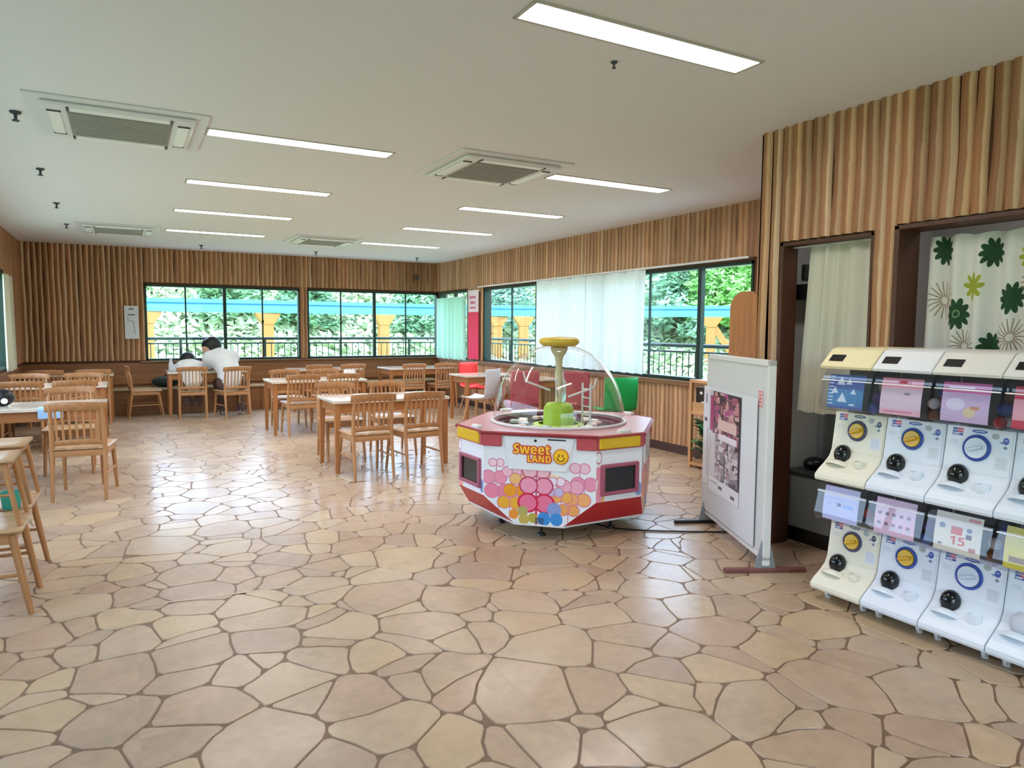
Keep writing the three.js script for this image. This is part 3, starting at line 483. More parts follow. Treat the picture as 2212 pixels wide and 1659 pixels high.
  for (let k = 0; k < 8; k++) {
    const a = top[(k + 7) % 8], b = top[k], la = low[(k + 7) % 8], lb = low[k], T = (p, y) => [p[0], y, p[1]];
    // seen from outside: b is on the left, a on the right when angle increases
    if (k % 2 === 0) { // flower panel: full height, narrowing below y1
      const W = Math.hypot(a[0] - b[0], a[1] - b[1]), W2 = Math.hypot(la[0] - lb[0], la[1] - lb[1]), u0 = .5 - W2 / W / 2, vm = (y1 - y0) / (y2 - y0);
      part('flower_panel', [quadUV(T(b, y1), T(a, y1), T(a, y2), T(b, y2), [[0, vm], [1, vm], [1, 1], [0, 1]]), quadUV(T(lb, y0), T(la, y0), T(a, y1), T(b, y1), [[u0, 0], [1 - u0, 0], [1, vm], [0, vm]])], artMat, t);
    } else {
      part('station_panel', [quadUV(T(b, y1), T(a, y1), T(a, y2), T(b, y2), [[0, 0], [1, 0], [1, 1], [0, 1]])], stMat, t);
      part('red_underside', [quadUV(T(lb, y0), T(la, y0), T(a, y1), T(b, y1), [[0, 0], [1, 0], [1, 1], [0, 1]])], M.red, t);
    }
  }
  const poly = (v, y, h) => { const g = new THREE.ExtrudeGeometry(new THREE.Shape(v.map(([x, z]) => new THREE.Vector2(x, -z))), { depth: h, bevelEnabled: false }); return g.rotateX(-Math.PI / 2).translate(0, y, 0); };
  part('base_plate', poly(low, y0 - .012, .012), M.offwhite, t);
  part('inner_core', poly(oct(.54, F - .05), y0, y1 - y0 + .35), M.white, t);
  // top deck: red ring with an opening for the candy table
  const ring = new THREE.Shape(oct(S + .012, F + .012).map(([x, z]) => new THREE.Vector2(x, -z))); ring.holes.push(new THREE.Path().absarc(0, 0, .47, 0, Math.PI * 2, true));
  part('top_deck', new THREE.ExtrudeGeometry(ring, { depth: .022, bevelEnabled: false, curveSegments: 40 }).rotateX(-Math.PI / 2).translate(0, y2, 0), std('#c98a8c', .3), t);
  const edge = oct(S + .016, F + .016); const rim = []; for (let k = 0; k < 8; k++) { const a = edge[(k + 7) % 8], b = edge[k]; rim.push(orient(new THREE.BoxGeometry(.012, Math.hypot(a[0] - b[0], a[1] - b[1]), .026), V3(a[0], y2 + .011, a[1]), V3(b[0], y2 + .011, b[1]))); }
  part('deck_rim', rim, M.darkred, t);
  const local = (k, g) => { g.rotateY(Math.PI / 2 - (rot + k * Math.PI / 4)); return g; }; // +z of g points outwards
  for (let k = 1; k < 8; k += 2) {
    const st = part('station_ledge', [local(k, bx(-.188, .188, .622, .712, S - .1, S + .014, .01))], std('#c0525a', .4), t);
    part('yellow_cover', [local(k, bx(-.178, .16, .63, .718, S - .08, S + .024, .012))], M.yellow, st);
    part('control_knob', [local(k, box(.1, .03, .04, .05, .73, S - .02, .01))], M.offwhite, st);
    const pw = part('prize_window_frame', [local(k, bx(-.155, .155, .505, .53, S - .005, S + .02, .008)), local(k, bx(-.155, .155, .325, .35, S - .005, S + .02, .008)), local(k, bx(-.155, -.125, .335, .52, S - .005, S + .02, .008)), local(k, bx(.125, .155, .335, .52, S - .005, S + .02, .008))], std('#a4566a', .4), t);
    part('prize_flap', [local(k, bx(-.125, .125, .35, .505, S - .004, S + .004))], phys({ color: '#0c1210', roughness: .12 }), pw);
  }
  for (let k = 0; k < 8; k += 2) for (const e of [-1, 1]) part('red_corner_band', [local(k, bx(e > 0 ? .25 : -.384, e > 0 ? .384 : -.25, .622, .712, F - .06, F + .014, .008))], std('#c0525a', .4), t);
  for (let k = 0; k < 8; k += 2) { // raised logo plate
    const pl = part('logo_plate', [local(k, extrude([[-.235, .695], [.235, .695], [.19, .475], [-.205, .475]], .012, .003)).translate(Math.cos(rot + k * Math.PI / 4) * (F - .002), 0, Math.sin(rot + k * Math.PI / 4) * (F - .002))], whiteGloss, t);
    if (k) continue;
    const f = await new FontLoader().loadAsync('fonts/droid/droid_sans_bold.typeface.json');
    const txt = (s, size, x, y, d) => local(k, new TextGeometry(s, { font: f, size, depth: .003, curveSegments: 4, bevelEnabled: d > 0, bevelSize: d, bevelThickness: .001, bevelSegments: 1 }).translate(x, y, F + .012 + (d > 0 ? 0 : .003)));
    part('logo_outline', [txt('Sweet', .062, -.17, .585, .007), txt('LAND', .044, -.075, .532, .007)], std('#d8452e', .5), pl);
    part('logo_lettering', [txt('Sweet', .062, -.17, .585, 0), txt('LAND', .044, -.075, .532, 0)], std('#ffd23a', .5), pl);
    part('logo_disc', [local(k, new THREE.CylinderGeometry(.052, .052, .004, 28).rotateX(Math.PI / 2).translate(.15, .575, F + .013))], std('#e07a1c', .5), pl);
    part('logo_disc_face', [local(k, new THREE.CylinderGeometry(.044, .044, .004, 28).rotateX(Math.PI / 2).translate(.15, .575, F + .015))], std('#ffc928', .5), pl);
    part('logo_disc_marks', [local(k, box(.007, .018, .003, .138, .582, F + .018)), local(k, box(.007, .018, .003, .162, .582, F + .018)), local(k, new THREE.TorusGeometry(.024, .0035, 5, 12, Math.PI).rotateZ(Math.PI).translate(.15, .57, F + .018))], std('#8a4a10', .5), pl);
    part('lock', [local(k, new THREE.CylinderGeometry(.009, .009, .006, 12).rotateX(Math.PI / 2).translate(-.02, .672, F + .012))], M.black, pl);
    part('model_text', [local(k, box(.12, .008, .002, .12, .682, F + .011))], M.black, pl);
  }
  // candy table inside
  part('candy_table', lathe([[0, .66], [.47, .66], [.47, .705], [.455, .72]], 40), std('#8d6068', .35), t);
  part('turntable', lathe([[.14, .664], [.42, .664], [.42, .682], [.14, .682], [.14, .664]], 40), std('#3f4a4a', .35), t);
  const gm = part('green_candy_tower', lathe([[0, .86], [.085, .855], [.11, .82], [.115, .69], [.15, .675], [.15, .665]], 22), std('#a4c72e', .5), t);
  part('tower_ring', [lathe([[.15, .68], [.19, .68], [.19, .70], [.15, .705]], 22)], std('#c6dc6a', .5), gm);
  const cols = ['#f4f4f6', '#e8c7b8', '#d8e6ea', '#f0d8d8', '#c8d8c0', '#f6efe0'], R = rng(8);
  for (let i = 0; i < 26; i++) { const a = i / 26 * 6.283 + R() * .2, r = .24 + .13 * R(); const g = box(.07, .03, .045, 0, 0, 0, .01).rotateY(R() * 6).translate(r * Math.cos(a), .698 + .006 * R(), r * Math.sin(a)); part('candy', [g], std(cols[i % 6], .4), t); }
  part('clear_bottle', [lathe([[0, .70], [.03, .70], [.032, .84], [.014, .88], [.012, .92], [0, .925]], 14).translate(.03, .16, 0)], phys({ color: '#e4f0f4', transmission: .8, roughness: .15, thickness: .01 }), t);
  part('ladder', [cyl([.2, .69, .02], [.2, 1.0, .02], .008, .008, 6), cyl([.2, .69, .12], [.2, 1.0, .12], .008, .008, 6), ...[0, 1, 2, 3].map((i) => cyl([.2, .76 + i * .065, .02], [.2, .76 + i * .065, .12], .006, .006, 6))], M.offwhite, t);
  for (const [a, y] of [[2.2, .96], [3.3, 1.0], [5.2, .98], [.5, .95]]) part('crane_arm', [cyl([.07 * Math.cos(a), y - .05, .07 * Math.sin(a)], [.26 * Math.cos(a), y + .02, .26 * Math.sin(a)], .008, .008, 6), cyl([.26 * Math.cos(a), y + .02, .26 * Math.sin(a)], [.28 * Math.cos(a), y + .09, .28 * Math.sin(a)], .007, .007, 6)], M.offwhite, t);
  const dome = []; for (let i = 0; i <= 22; i++) { const a = i / 22 * Math.PI * .455; dome.push([.485 * Math.cos(a) ** .92, .722 + .565 * Math.sin(a)]); }
  part('clear_dome', lathe(dome, 56), phys({ color: '#ffffff', transmission: 1, roughness: .0, thickness: 0, ior: 1.49, side: THREE.DoubleSide }), t);
  part('dome_collar', lathe([[.482, .722], [.5, .722], [.5, .735], [.49, .742], [.482, .735]], 56), M.offwhite, t);
  const col = part('center_column', lathe([[.026, .86], [.024, 1.1], [.027, 1.17], [.034, 1.2], [.052, 1.225], [.062, 1.25], [.064, 1.27], [0, 1.27]], 22), std('#cfc69a', .45), t);
  part('yellow_cap', lathe([[0, 1.27], [.12, 1.276], [.138, 1.29], [.148, 1.30], [.148, 1.322], [.12, 1.338], [0, 1.345]], 32), std('#d8b93c', .4), t);
  for (const [a, r] of [[rot + .02, .5], [rot + .94, .45], [rot - 1.15, .46], [rot + 2.4, .4], [rot - 2.4, .4]]) { const cx = r * Math.cos(a), cz = r * Math.sin(a), g = part('leveling_foot', [cyl([cx, .012, cz], [cx, .105, cz], .011, .011, 8), cyl([cx, 0, cz], [cx, .014, cz], .032, .026, 12)], M.black, t); }
  for (const a of [rot + .5, rot - .5, rot + Math.PI + .5, rot + Math.PI - .5]) { const cx = .3 * Math.cos(a), cz = .3 * Math.sin(a); part('caster', [new THREE.CylinderGeometry(.042, .042, .03, 16).rotateZ(Math.PI / 2).translate(cx, .042, cz), box(.05, .05, .06, cx, .075, cz, .006)], M.darkgrey, t); }
}
// power cable to behind the display board
solo('power_cable', new THREE.TubeGeometry(new THREE.CatmullRomCurve3([V3(2.9, .008, -4.2), V3(2.95, .007, -3.9), V3(3.1, .007, -3.74), V3(3.35, .007, -3.57), V3(3.62, .007, -3.42)]), 30, .006, 6), M.black, 'black power cable on the floor between the dome machine and the display board', 'cable');

// ---------------------------------------------------------------- capsule toy machines
const capsuleCards = [
  [(c, w, h) => { c.fillStyle = '#4a62a8'; c.fillRect(0, 0, w, h); c.fillStyle = '#3f7fb4'; c.fillRect(0, h * .42, w, h * .5); c.fillStyle = '#dfe8f6'; for (const [x, y, s] of [[.35, .3, .12], [.58, .28, .09], [.42, .8, .14], [.72, .55, .08], [.2, .55, .1]]) { c.beginPath(); c.moveTo((x - s) * w, y * h); c.lineTo(x * w, (y - s * 2) * h); c.lineTo((x + s) * w, y * h); c.fill(); } c.fillRect(.62 * w, .84 * h, .16 * w, .05 * h); c.fillStyle = '#e8ecf8'; for (let i = 0; i < 9; i++) c.fillRect(2, (.05 + i * .1) * h, w * .14, 4); }, 'blue'],
  [(c, w, h) => { c.fillStyle = '#f0b9c8'; c.fillRect(0, 0, w, h); c.fillStyle = '#f59aa8'; c.fillRect(0, 0, w, h * .24); c.fillStyle = '#d83a52'; c.fillRect(w * .4, h * .07, w * .32, h * .06); c.fillRect(w * .3, h * .18, w * .5, h * .02); c.fillStyle = '#e9cbd9'; c.fillRect(0, h * .28, w, h * .56); c.fillStyle = '#8d7f9e'; c.fillRect(w * .58, h * .38, w * .14, h * .06); c.fillStyle = '#d8607e'; c.fillRect(w * .1, h * .9, w * .7, 3); }, 'pink'],
  [(c, w, h) => { c.fillStyle = '#d7b9dc'; c.fillRect(0, 0, w, h); c.fillStyle = '#d86aa8'; c.fillRect(0, 0, w, h * .26); c.fillStyle = '#f2e6f4'; c.fillRect(w * .12, h * .1, w * .55, h * .05); c.fillStyle = '#e9dcf0'; c.beginPath(); c.ellipse(w * .3, h * .55, w * .2, h * .16, 0, 0, 7); c.fill(); c.fillStyle = '#e8cfa6'; c.beginPath(); c.ellipse(w * .6, h * .74, w * .13, h * .13, 0, 0, 7); c.fill(); c.fillStyle = '#d88a6a'; c.fillRect(w * .62, h * .58, w * .18, h * .08); }, 'purple'],
  [(c, w, h) => { c.fillStyle = '#f3a9b4'; c.fillRect(0, 0, w, h); c.fillStyle = '#d83450'; c.fillRect(0, 0, w, h * .3); c.fillRect(0, h * .8, w, h * .2); }, 'red'],
  [(c, w, h) => { c.fillStyle = '#c9cdf2'; c.fillRect(0, 0, w, h); c.fillStyle = '#dcd4f4'; c.fillRect(0, 0, w, h * .3); c.fillStyle = '#5a5f88'; c.fillRect(w * .4, h * .46, w * .12, h * .1); c.fillStyle = '#8fb0ec'; c.fillRect(w * .56, h * .48, w * .3, h * .1); c.fillStyle = '#b4bce8'; c.fillRect(w * .08, h * .5, w * .16, h * .04); c.fillRect(w * .05, h * .84, w * .8, 3); }, 'lavender'],
  [(c, w, h) => { c.fillStyle = '#efc9d8'; c.fillRect(0, 0, w, h); c.fillStyle = '#8f6a80'; for (let r = 0; r < 2; r++) for (let i = 0; i < 5; i++) { c.fillRect((.08 + i * .18) * w, (.38 + r * .28) * h, w * .09, h * .08); c.fillStyle = '#d8d0e2'; c.fillRect((.09 + i * .18) * w, (.47 + r * .28) * h, w * .07, h * .08); c.fillStyle = '#8f6a80'; } }, 'pale pink'],
  [(c, w, h) => { c.fillStyle = '#efe6cf'; c.fillRect(0, 0, w, h); c.fillStyle = '#dd4a28'; c.fillRect(w * .36, h * .32, w * .24, h * .2); c.font = 'bold 40px sans-serif'; c.fillText('15', w * .34, h * .78); c.fillStyle = '#6b7890'; c.beginPath(); c.arc(w * .16, h * .35, w * .07, 0, 7); c.arc(w * .74, h * .36, w * .06, 0, 7); c.fill(); c.fillStyle = '#3b3f48'; c.fillRect(w * .1, h * .8, w * .08, h * .05); c.fillRect(w * .68, h * .46, w * .12, h * .12); c.fillStyle = '#c05848'; c.fillRect(w * .76, h * .78, w * .14, h * .1); c.fillStyle = '#e89a90'; c.fillRect(w * .7, h * .05, w * .25, h * .08); }, 'cream'],
  [(c, w, h) => { c.fillStyle = '#dfcf4a'; c.fillRect(0, 0, w, h); c.fillStyle = '#8a5a1e'; c.fillRect(w * .1, h * .7, w * .4, h * .14); c.fillStyle = '#c8442e'; c.fillRect(w * .4, h * .1, w * .4, h * .06); c.fillRect(w * .45, h * .22, w * .3, h * .04); }, 'yellow'],
];
const faceTex = (tint, ring) => canvasTex(256, 256, (c, w, h) => {
  c.fillStyle = tint; c.fillRect(0, 0, w, h);
  c.fillStyle = '#3a4e96'; c.fillRect(.08 * w, .04 * h, .17 * w, .15 * h); c.fillStyle = '#d8485e'; c.fillRect(.155 * w, .04 * h, .095 * w, .09 * h); c.fillStyle = tint; for (let i = 0; i < 2; i++) c.fillRect(.08 * w, (.085 + i * .05) * h, .17 * w, 3); c.font = 'bold 15px sans-serif'; c.fillStyle = '#f4f4fa'; c.fillText('300', .09 * w, .18 * h);
  c.fillStyle = ring; c.beginPath(); c.ellipse(.5 * w, .07 * h, .12 * w, .035 * h, 0, 0, 7); c.fill(); c.fillStyle = tint; c.fillRect(.43 * w, .06 * h, .14 * w, 4);
  c.fillStyle = '#aab6b2'; c.beginPath(); c.arc(.74 * w, .13 * h, .06 * w, 0, 7); c.fill();
  c.fillStyle = ring; c.beginPath(); c.ellipse(.9 * w, .2 * h, .045 * w, .07 * h, 0, 0, 7); c.fill(); c.fillStyle = tint; c.fillRect(.88 * w, .18 * h, .04 * w, 4); c.fillStyle = '#7d88a6'; c.beginPath(); c.arc(.9 * w, .33 * h, .03 * w, 0, 7); c.fill(); c.beginPath(); c.moveTo(.8 * w, .24 * h); c.lineTo(.86 * w, .21 * h); c.lineTo(.86 * w, .27 * h); c.fill();
  c.fillStyle = '#dfe4ea'; c.fillRect(.77 * w, .52 * h, .2 * w, .26 * h); c.fillStyle = '#a8b2c4'; for (let i = 0; i < 6; i++) c.fillRect(.79 * w, (.55 + i * .036) * h, .15 * w, 2);
  c.fillStyle = '#b9c2d0'; for (let i = 0; i < 3; i++) c.fillRect(.05 * w, (.3 + i * .03) * h, .14 * w, 2);
});
{
  const CW = .285, names = ['leftmost', 'second', 'third', 'rightmost'], clear = phys({ color: '#f2f4fa', transmission: 1, roughness: .02, thickness: 0, ior: 1.49, side: THREE.DoubleSide });
  const tints = ['#efe9d4', '#e8eef6', '#eaf0f6', '#e4ecf4'], capCols = ['#b43a44', '#7a4a9a', '#e8e0d8', '#4a6ab0', '#8a5a34'];
  for (let row = 0; row < 2; row++) for (let col = 0; col < 4; col++) {
    const y = row ? .635 : .06, id = (row ? 0 : 4) + col, [draw, cname] = capsuleCards[id];
    const t = thing('capsule_toy_machine', `${row ? 'upper' : 'lower'} capsule toy machine in the ${names[col]} column with a ${cname} display card`, 'capsule machine', [3.40, y, -2.23 + col * CW], -Math.PI / 2, 'capsule toy machines');
    const w = CW - .004, body = std(tints[col], .35), bin0 = .345, Ht = .575;
    // side profile in (z, y), extruded along x
    const prof = [[-.22, 0], [.295, 0], [.30, .012], [.298, .03], [.27, .055], [.225, .085], [.19, .115], [.172, .15], [.145, bin0], [.05, bin0], [.04, Ht], [-.22, Ht]];
    part('body', extrude(prof, w, .004).rotateY(-Math.PI / 2).translate(w / 2, 0, 0), body, t);
    // printed front plate on the sloping face
    const fy0 = .15, fy1 = bin0, fz0 = .1735, fz1 = .1465, g = new THREE.BufferGeometry(); g.setAttribute('position', new THREE.Float32BufferAttribute([-w / 2 + .006, fy0, fz0, w / 2 - .006, fy0, fz0, w / 2 - .006, fy1, fz1, -w / 2 + .006, fy0, fz0, w / 2 - .006, fy1, fz1, -w / 2 + .006, fy1, fz1], 3)); g.setAttribute('uv', new THREE.Float32BufferAttribute([0, .1, 1, .1, 1, 1, 0, .1, 1, 1, 0, 1], 2)); g.computeVertexNormals();
    part('front_plate', g, std('#ffffff', .35, { map: faceTex(tints[col], col ? '#3350a8' : '#333a5c') }), t);
    const tilt = Math.atan2(fz0 - fz1, fy1 - fy0), onFace = (gg, x, yy, out) => gg.rotateX(-tilt + Math.PI / 2 * 0).translate(x, yy, fz0 + (fz1 - fz0) * (yy - fy0) / (fy1 - fy0) + out);
    const wide = col >= 2, hasDial = !(col === 3);
    const ring = part('dial_ring', onFace(new THREE.TorusGeometry(wide ? .052 : .046, .0065, 8, 32), -.004, .258, .003), std(col ? '#2f4fae' : '#4a4670', .35), t);
    const dial = part('dial', onFace(new THREE.CylinderGeometry(wide ? .045 : .037, wide ? .046 : .04, .014, 28).rotateX(Math.PI / 2), -.004, .258, .006), wide ? std('#dde4ee', .3) : std('#eec23c', .35), t);
    part('dial_handle', onFace(box(.062, .016, .022, 0, 0, 0, .006).rotateZ(.35), -.004, .258, .02), wide ? std('#d2dae6', .3) : std('#e2ad24', .35), dial);
    // capsule outlet: dark rounded scoop, and coin return cup
    part('outlet_hood', new THREE.SphereGeometry(.05, 20, 14).scale(.85, 1.05, .9).translate(-.062, .128, .185), col === 3 && !row ? std('#c8ccd2', .4) : phys({ color: '#16181a', roughness: .12 }), t);
    part('outlet_bowl', lathe([[.066, .0], [.062, .02], [.04, .03]], 20).rotateX(-.5).translate(-.062, .062, .21), body, t);
    part('coin_return', lathe([[.026, .045], [.03, .02], [.02, 0], [0, 0]], 16).translate(.055, .07, .215), body, t);
    // clear bin with card and capsules
    const bz = .295, bp = []; const rr = .05; for (let i = 0; i <= 6; i++) { const a = i / 6 * Math.PI / 2; bp.push([bz - rr + rr * Math.sin(a), bin0 + .012 + rr - rr * Math.cos(a)]); } for (let i = 0; i <= 6; i++) { const a = i / 6 * Math.PI / 2; bp.push([bz - .03 - rr + rr * Math.cos(a), Ht - .002 - rr + rr * Math.sin(a)]); } bp.unshift([.06, bin0 + .012]); bp.push([.06, Ht - .002]);
    const bw = w / 2 - .006, shell = sheet((u, v) => { const f = v * (bp.length - 1), i = Math.min(bp.length - 2, Math.floor(f)), k = f - i; return V3((u - .5) * 2 * bw, bp[i][1] + (bp[i + 1][1] - bp[i][1]) * k, bp[i][0] + (bp[i + 1][0] - bp[i][0]) * k); }, 1, bp.length - 1, .0005).toNonIndexed(); shell.computeVertexNormals();
    const outer = new THREE.BufferGeometry(); { const pos = []; for (let i = 0; i + 1 < bp.length; i++) { const a = bp[i], b = bp[i + 1]; pos.push(-bw, a[1], a[0], bw, a[1], a[0], bw, b[1], b[0], -bw, a[1], a[0], bw, b[1], b[0], -bw, b[1], b[0]); } for (const s of [-1, 1]) for (let i = 1; i + 1 < bp.length; i++) pos.push(s * bw, bp[0][1], bp[0][0], s * bw, bp[i][1], bp[i][0], s * bw, bp[i + 1][1], bp[i + 1][0]); outer.setAttribute('position', new THREE.Float32BufferAttribute(pos, 3)); outer.computeVertexNormals(); }
    part('clear_bin', outer, clear, t);
    part('bin_rib', [bx(-bw, bw, Ht - .062, Ht - .056, bz - .028, bz - .018, .002)], phys({ color: '#f6f6fc', roughness: .1 }), t);
    const cd = part('display_card', sheet((u, v) => V3((u - .5) * (w - .085) - .012, bin0 + .03 + .17 * v, .262 - .022 * v * v), 4, 4, .0012), std('#ffffff', .35, { map: canvasTex(128, 128, draw) }), t);
    part('bin_back', [bx(-bw, bw, bin0 + .004, Ht, .05, .056)], M.darkgrey, t);
    const RR = rng(100 + id); for (let i = 0; i < 5; i++) part('capsule', [new THREE.SphereGeometry(.026, 12, 8).translate(bw - .03 - .001 * i, bin0 + .04 + (i % 3) * .052, .09 + .06 * (i % 2) + .05 * RR())], std(capCols[(i + id) % 5], .3), t);
    if (row) {
      const lp = [[-.22, Ht], [.285, Ht], [.29, Ht + .012], [.2, Ht + .095], [.17, Ht + .105], [-.22, Ht + .105]];
      const lid = part('lid', extrude(lp, w, .004).rotateY(-Math.PI / 2).translate(w / 2, 0, 0), std(['#efe2b4', '#ebecee', '#e9e6dc', '#ebe9e4'][col], .4), t);
      const v = bx(-.038, .038, -.022, .022, -.002, .002); v.rotateX(-.82).translate(-.07, Ht + .053, .2475); part('lid_vent', [v], M.black, lid);
    } else for (const sx of [-1, 1]) { part('caster', [cyl([sx * .1, -.03, .2], [sx * .1, 0, .2], .012, .016, 8), new THREE.CylinderGeometry(.02, .02, .016, 12).rotateZ(Math.PI / 2).translate(sx * .1, -.038, .2), cyl([sx * .1, -.06, .2], [sx * .1, -.055, .2], .014, .014, 8)], M.offwhite, t); part('caster', [cyl([sx * .1, -.06, -.15], [sx * .1, 0, -.15], .016, .016, 8)], M.darkgrey, t); }
  }
}
console.log('machines');
// ---------------------------------------------------------------- white display board on T feet
{
  const A = V3(3.67, 0, -3.70), B = V3(3.20, 0, -2.74), d = B.clone().sub(A), L = d.length(), ang = Math.atan2(-d.z, d.x);
  const t = thing('display_board', 'white freestanding display board with poster between the dome machine and capsule machines', 'display board', [(A.x + B.x) / 2, 0, (A.z + B.z) / 2], ang);
  // local x runs from the far end to the near end; which side faces the camera
  const side = V3(0, 0, 1).applyAxisAngle(V3(0, 1, 0), ang).dot(V3(-A.x, 0, -A.z)) > 0 ? 1 : -1, h = 1.23, hl = L / 2, wb = std('#dfe0de', .35);
  part('panel', [bx(-hl + .02, hl - .02, .09, h - .02, -.014, .014)], wb, t);
  part('frame', [bx(-hl, hl, h - .035, h, -.022, .022, .004), bx(-hl, hl, .07, .095, -.022, .022, .004), bx(-hl, -hl + .03, .07, h, -.022, .022, .004), bx(hl - .03, hl, .04, h, -.022, .022, .004)], std('#e9e8e4', .35), t);
  part('lower_sheet', [bx(-hl - .035, hl - .14, .11, 1.0, side > 0 ? .0235 : -.0275, side > 0 ? .0275 : -.0235, .001)], std('#e6e7ea', .45), t, 'white sheet covering the board below the header');
  for (const s of [-1, 1]) { const f = part('foot', [bx(s * (hl - .02) - .02, s * (hl - .02) + .02, 0, .025, -.24, .24, .006)], s > 0 ? std('#7c4a44', .5) : M.black, t); part('foot_gusset', [extrude([[-.06, 0], [.06, 0], [.012, .2], [-.012, .2]], .018).rotateY(Math.PI / 2).translate(s * (hl - .02) - .009, .024, 0)], M.grey, f); }
  const sheetPlane = (x0, x1, y0, y1, tex, name, label, off) => { const g = new THREE.PlaneGeometry(x1 - x0, y1 - y0); if (side < 0) g.rotateY(Math.PI); g.translate((x0 + x1) / 2, (y0 + y1) / 2, side * off); return part(name, g, std('#ffffff', .25, { map: tex, side: THREE.DoubleSide }), t, label); };
  const poster = canvasTex(256, 512, (c, w, h) => {
    c.fillStyle = '#cfc8d0'; c.fillRect(0, 0, w, h); c.fillStyle = '#3c3440'; c.fillRect(w * .1, 0, w * .9, h * .9); const R = rng(4);
    for (let i = 0; i < 260; i++) { const y = R(), x = R(); c.fillStyle = y < .5 ? ['#a8607a', '#7d4a5c', '#d8a8a4', '#5a4450', '#c98a8e', '#b4508c'][Math.floor(R() * 6)] : ['#b8aab4', '#d2c8ce', '#8a8490', '#a08890', '#dcd6da'][Math.floor(R() * 5)]; c.fillRect((.1 + x * .82) * w, y * .82 * h, (.04 + R() * .1) * w, (.02 + R() * .05) * h); }
    c.fillStyle = '#b03a72'; c.fillRect(0, h * .05, w * .12, h * .35); c.fillStyle = '#e6c4bc'; c.fillRect(w * .28, h * .26, w * .6, h * .1); c.fillStyle = '#ede6ea'; c.fillRect(w * .3, h * .4, w * .6, h * .06); c.fillStyle = '#d9d4dc'; c.fillRect(0, h * .42, w * .2, h * .58); c.fillStyle = '#55506a'; c.fillRect(w * .5, h * .6, w * .05, h * .25); c.fillStyle = '#e8e6ea'; c.fillRect(0, h * .86, w, h * .14); c.fillStyle = '#2d2c38'; c.fillRect(w * .35, h * .91, w * .12, h * .03); c.fillRect(w * .75, h * .93, w * .12, h * .03); c.fillRect(w * .05, h * .9, w * .25, h * .008); c.fillStyle = '#2f2a38'; c.fillRect(w * .95, 0, w * .05, h * .86);
  });
  const flip = side < 0 ? -1 : 1; const sx = (a, b) => [a, b];
  sheetPlane(-hl + .12, hl - .38, .28, .98, poster, 'poster', 'dark pink photo poster', .0305);
  const note = canvasTex(64, 256, (c, w, h) => { c.fillStyle = '#eceaf0'; c.fillRect(0, 0, w, h); c.fillStyle = '#6a6a80'; c.fillRect(w * .4, h * .05, 10, 24); c.fillRect(w * .2, h * .3, 30, 10); c.fillRect(w * .7, h * .4, 5, h * .5); });
  sheetPlane(-hl - .03, -hl + .1, .3, .98, note, 'side_notice', 'narrow white notice with dark marks', .0292);
  const stamp = canvasTex(64, 96, (c, w, h) => { c.fillStyle = '#f2d8d4'; c.fillRect(0, 0, w, h); c.strokeStyle = '#d2555a'; c.lineWidth = 5; c.strokeRect(10, 8, w - 20, h - 16); c.fillStyle = '#d2555a'; c.fillRect(18, 24, 28, 6); c.fillRect(18, 44, 28, 6); c.fillRect(18, 64, 28, 6); c.fillRect(29, 18, 6, 60); });
  sheetPlane(hl - .16, hl - .09, .95, 1.05, stamp, 'red_stamp_notice', 'small paper with a red stamp', .0165);
}
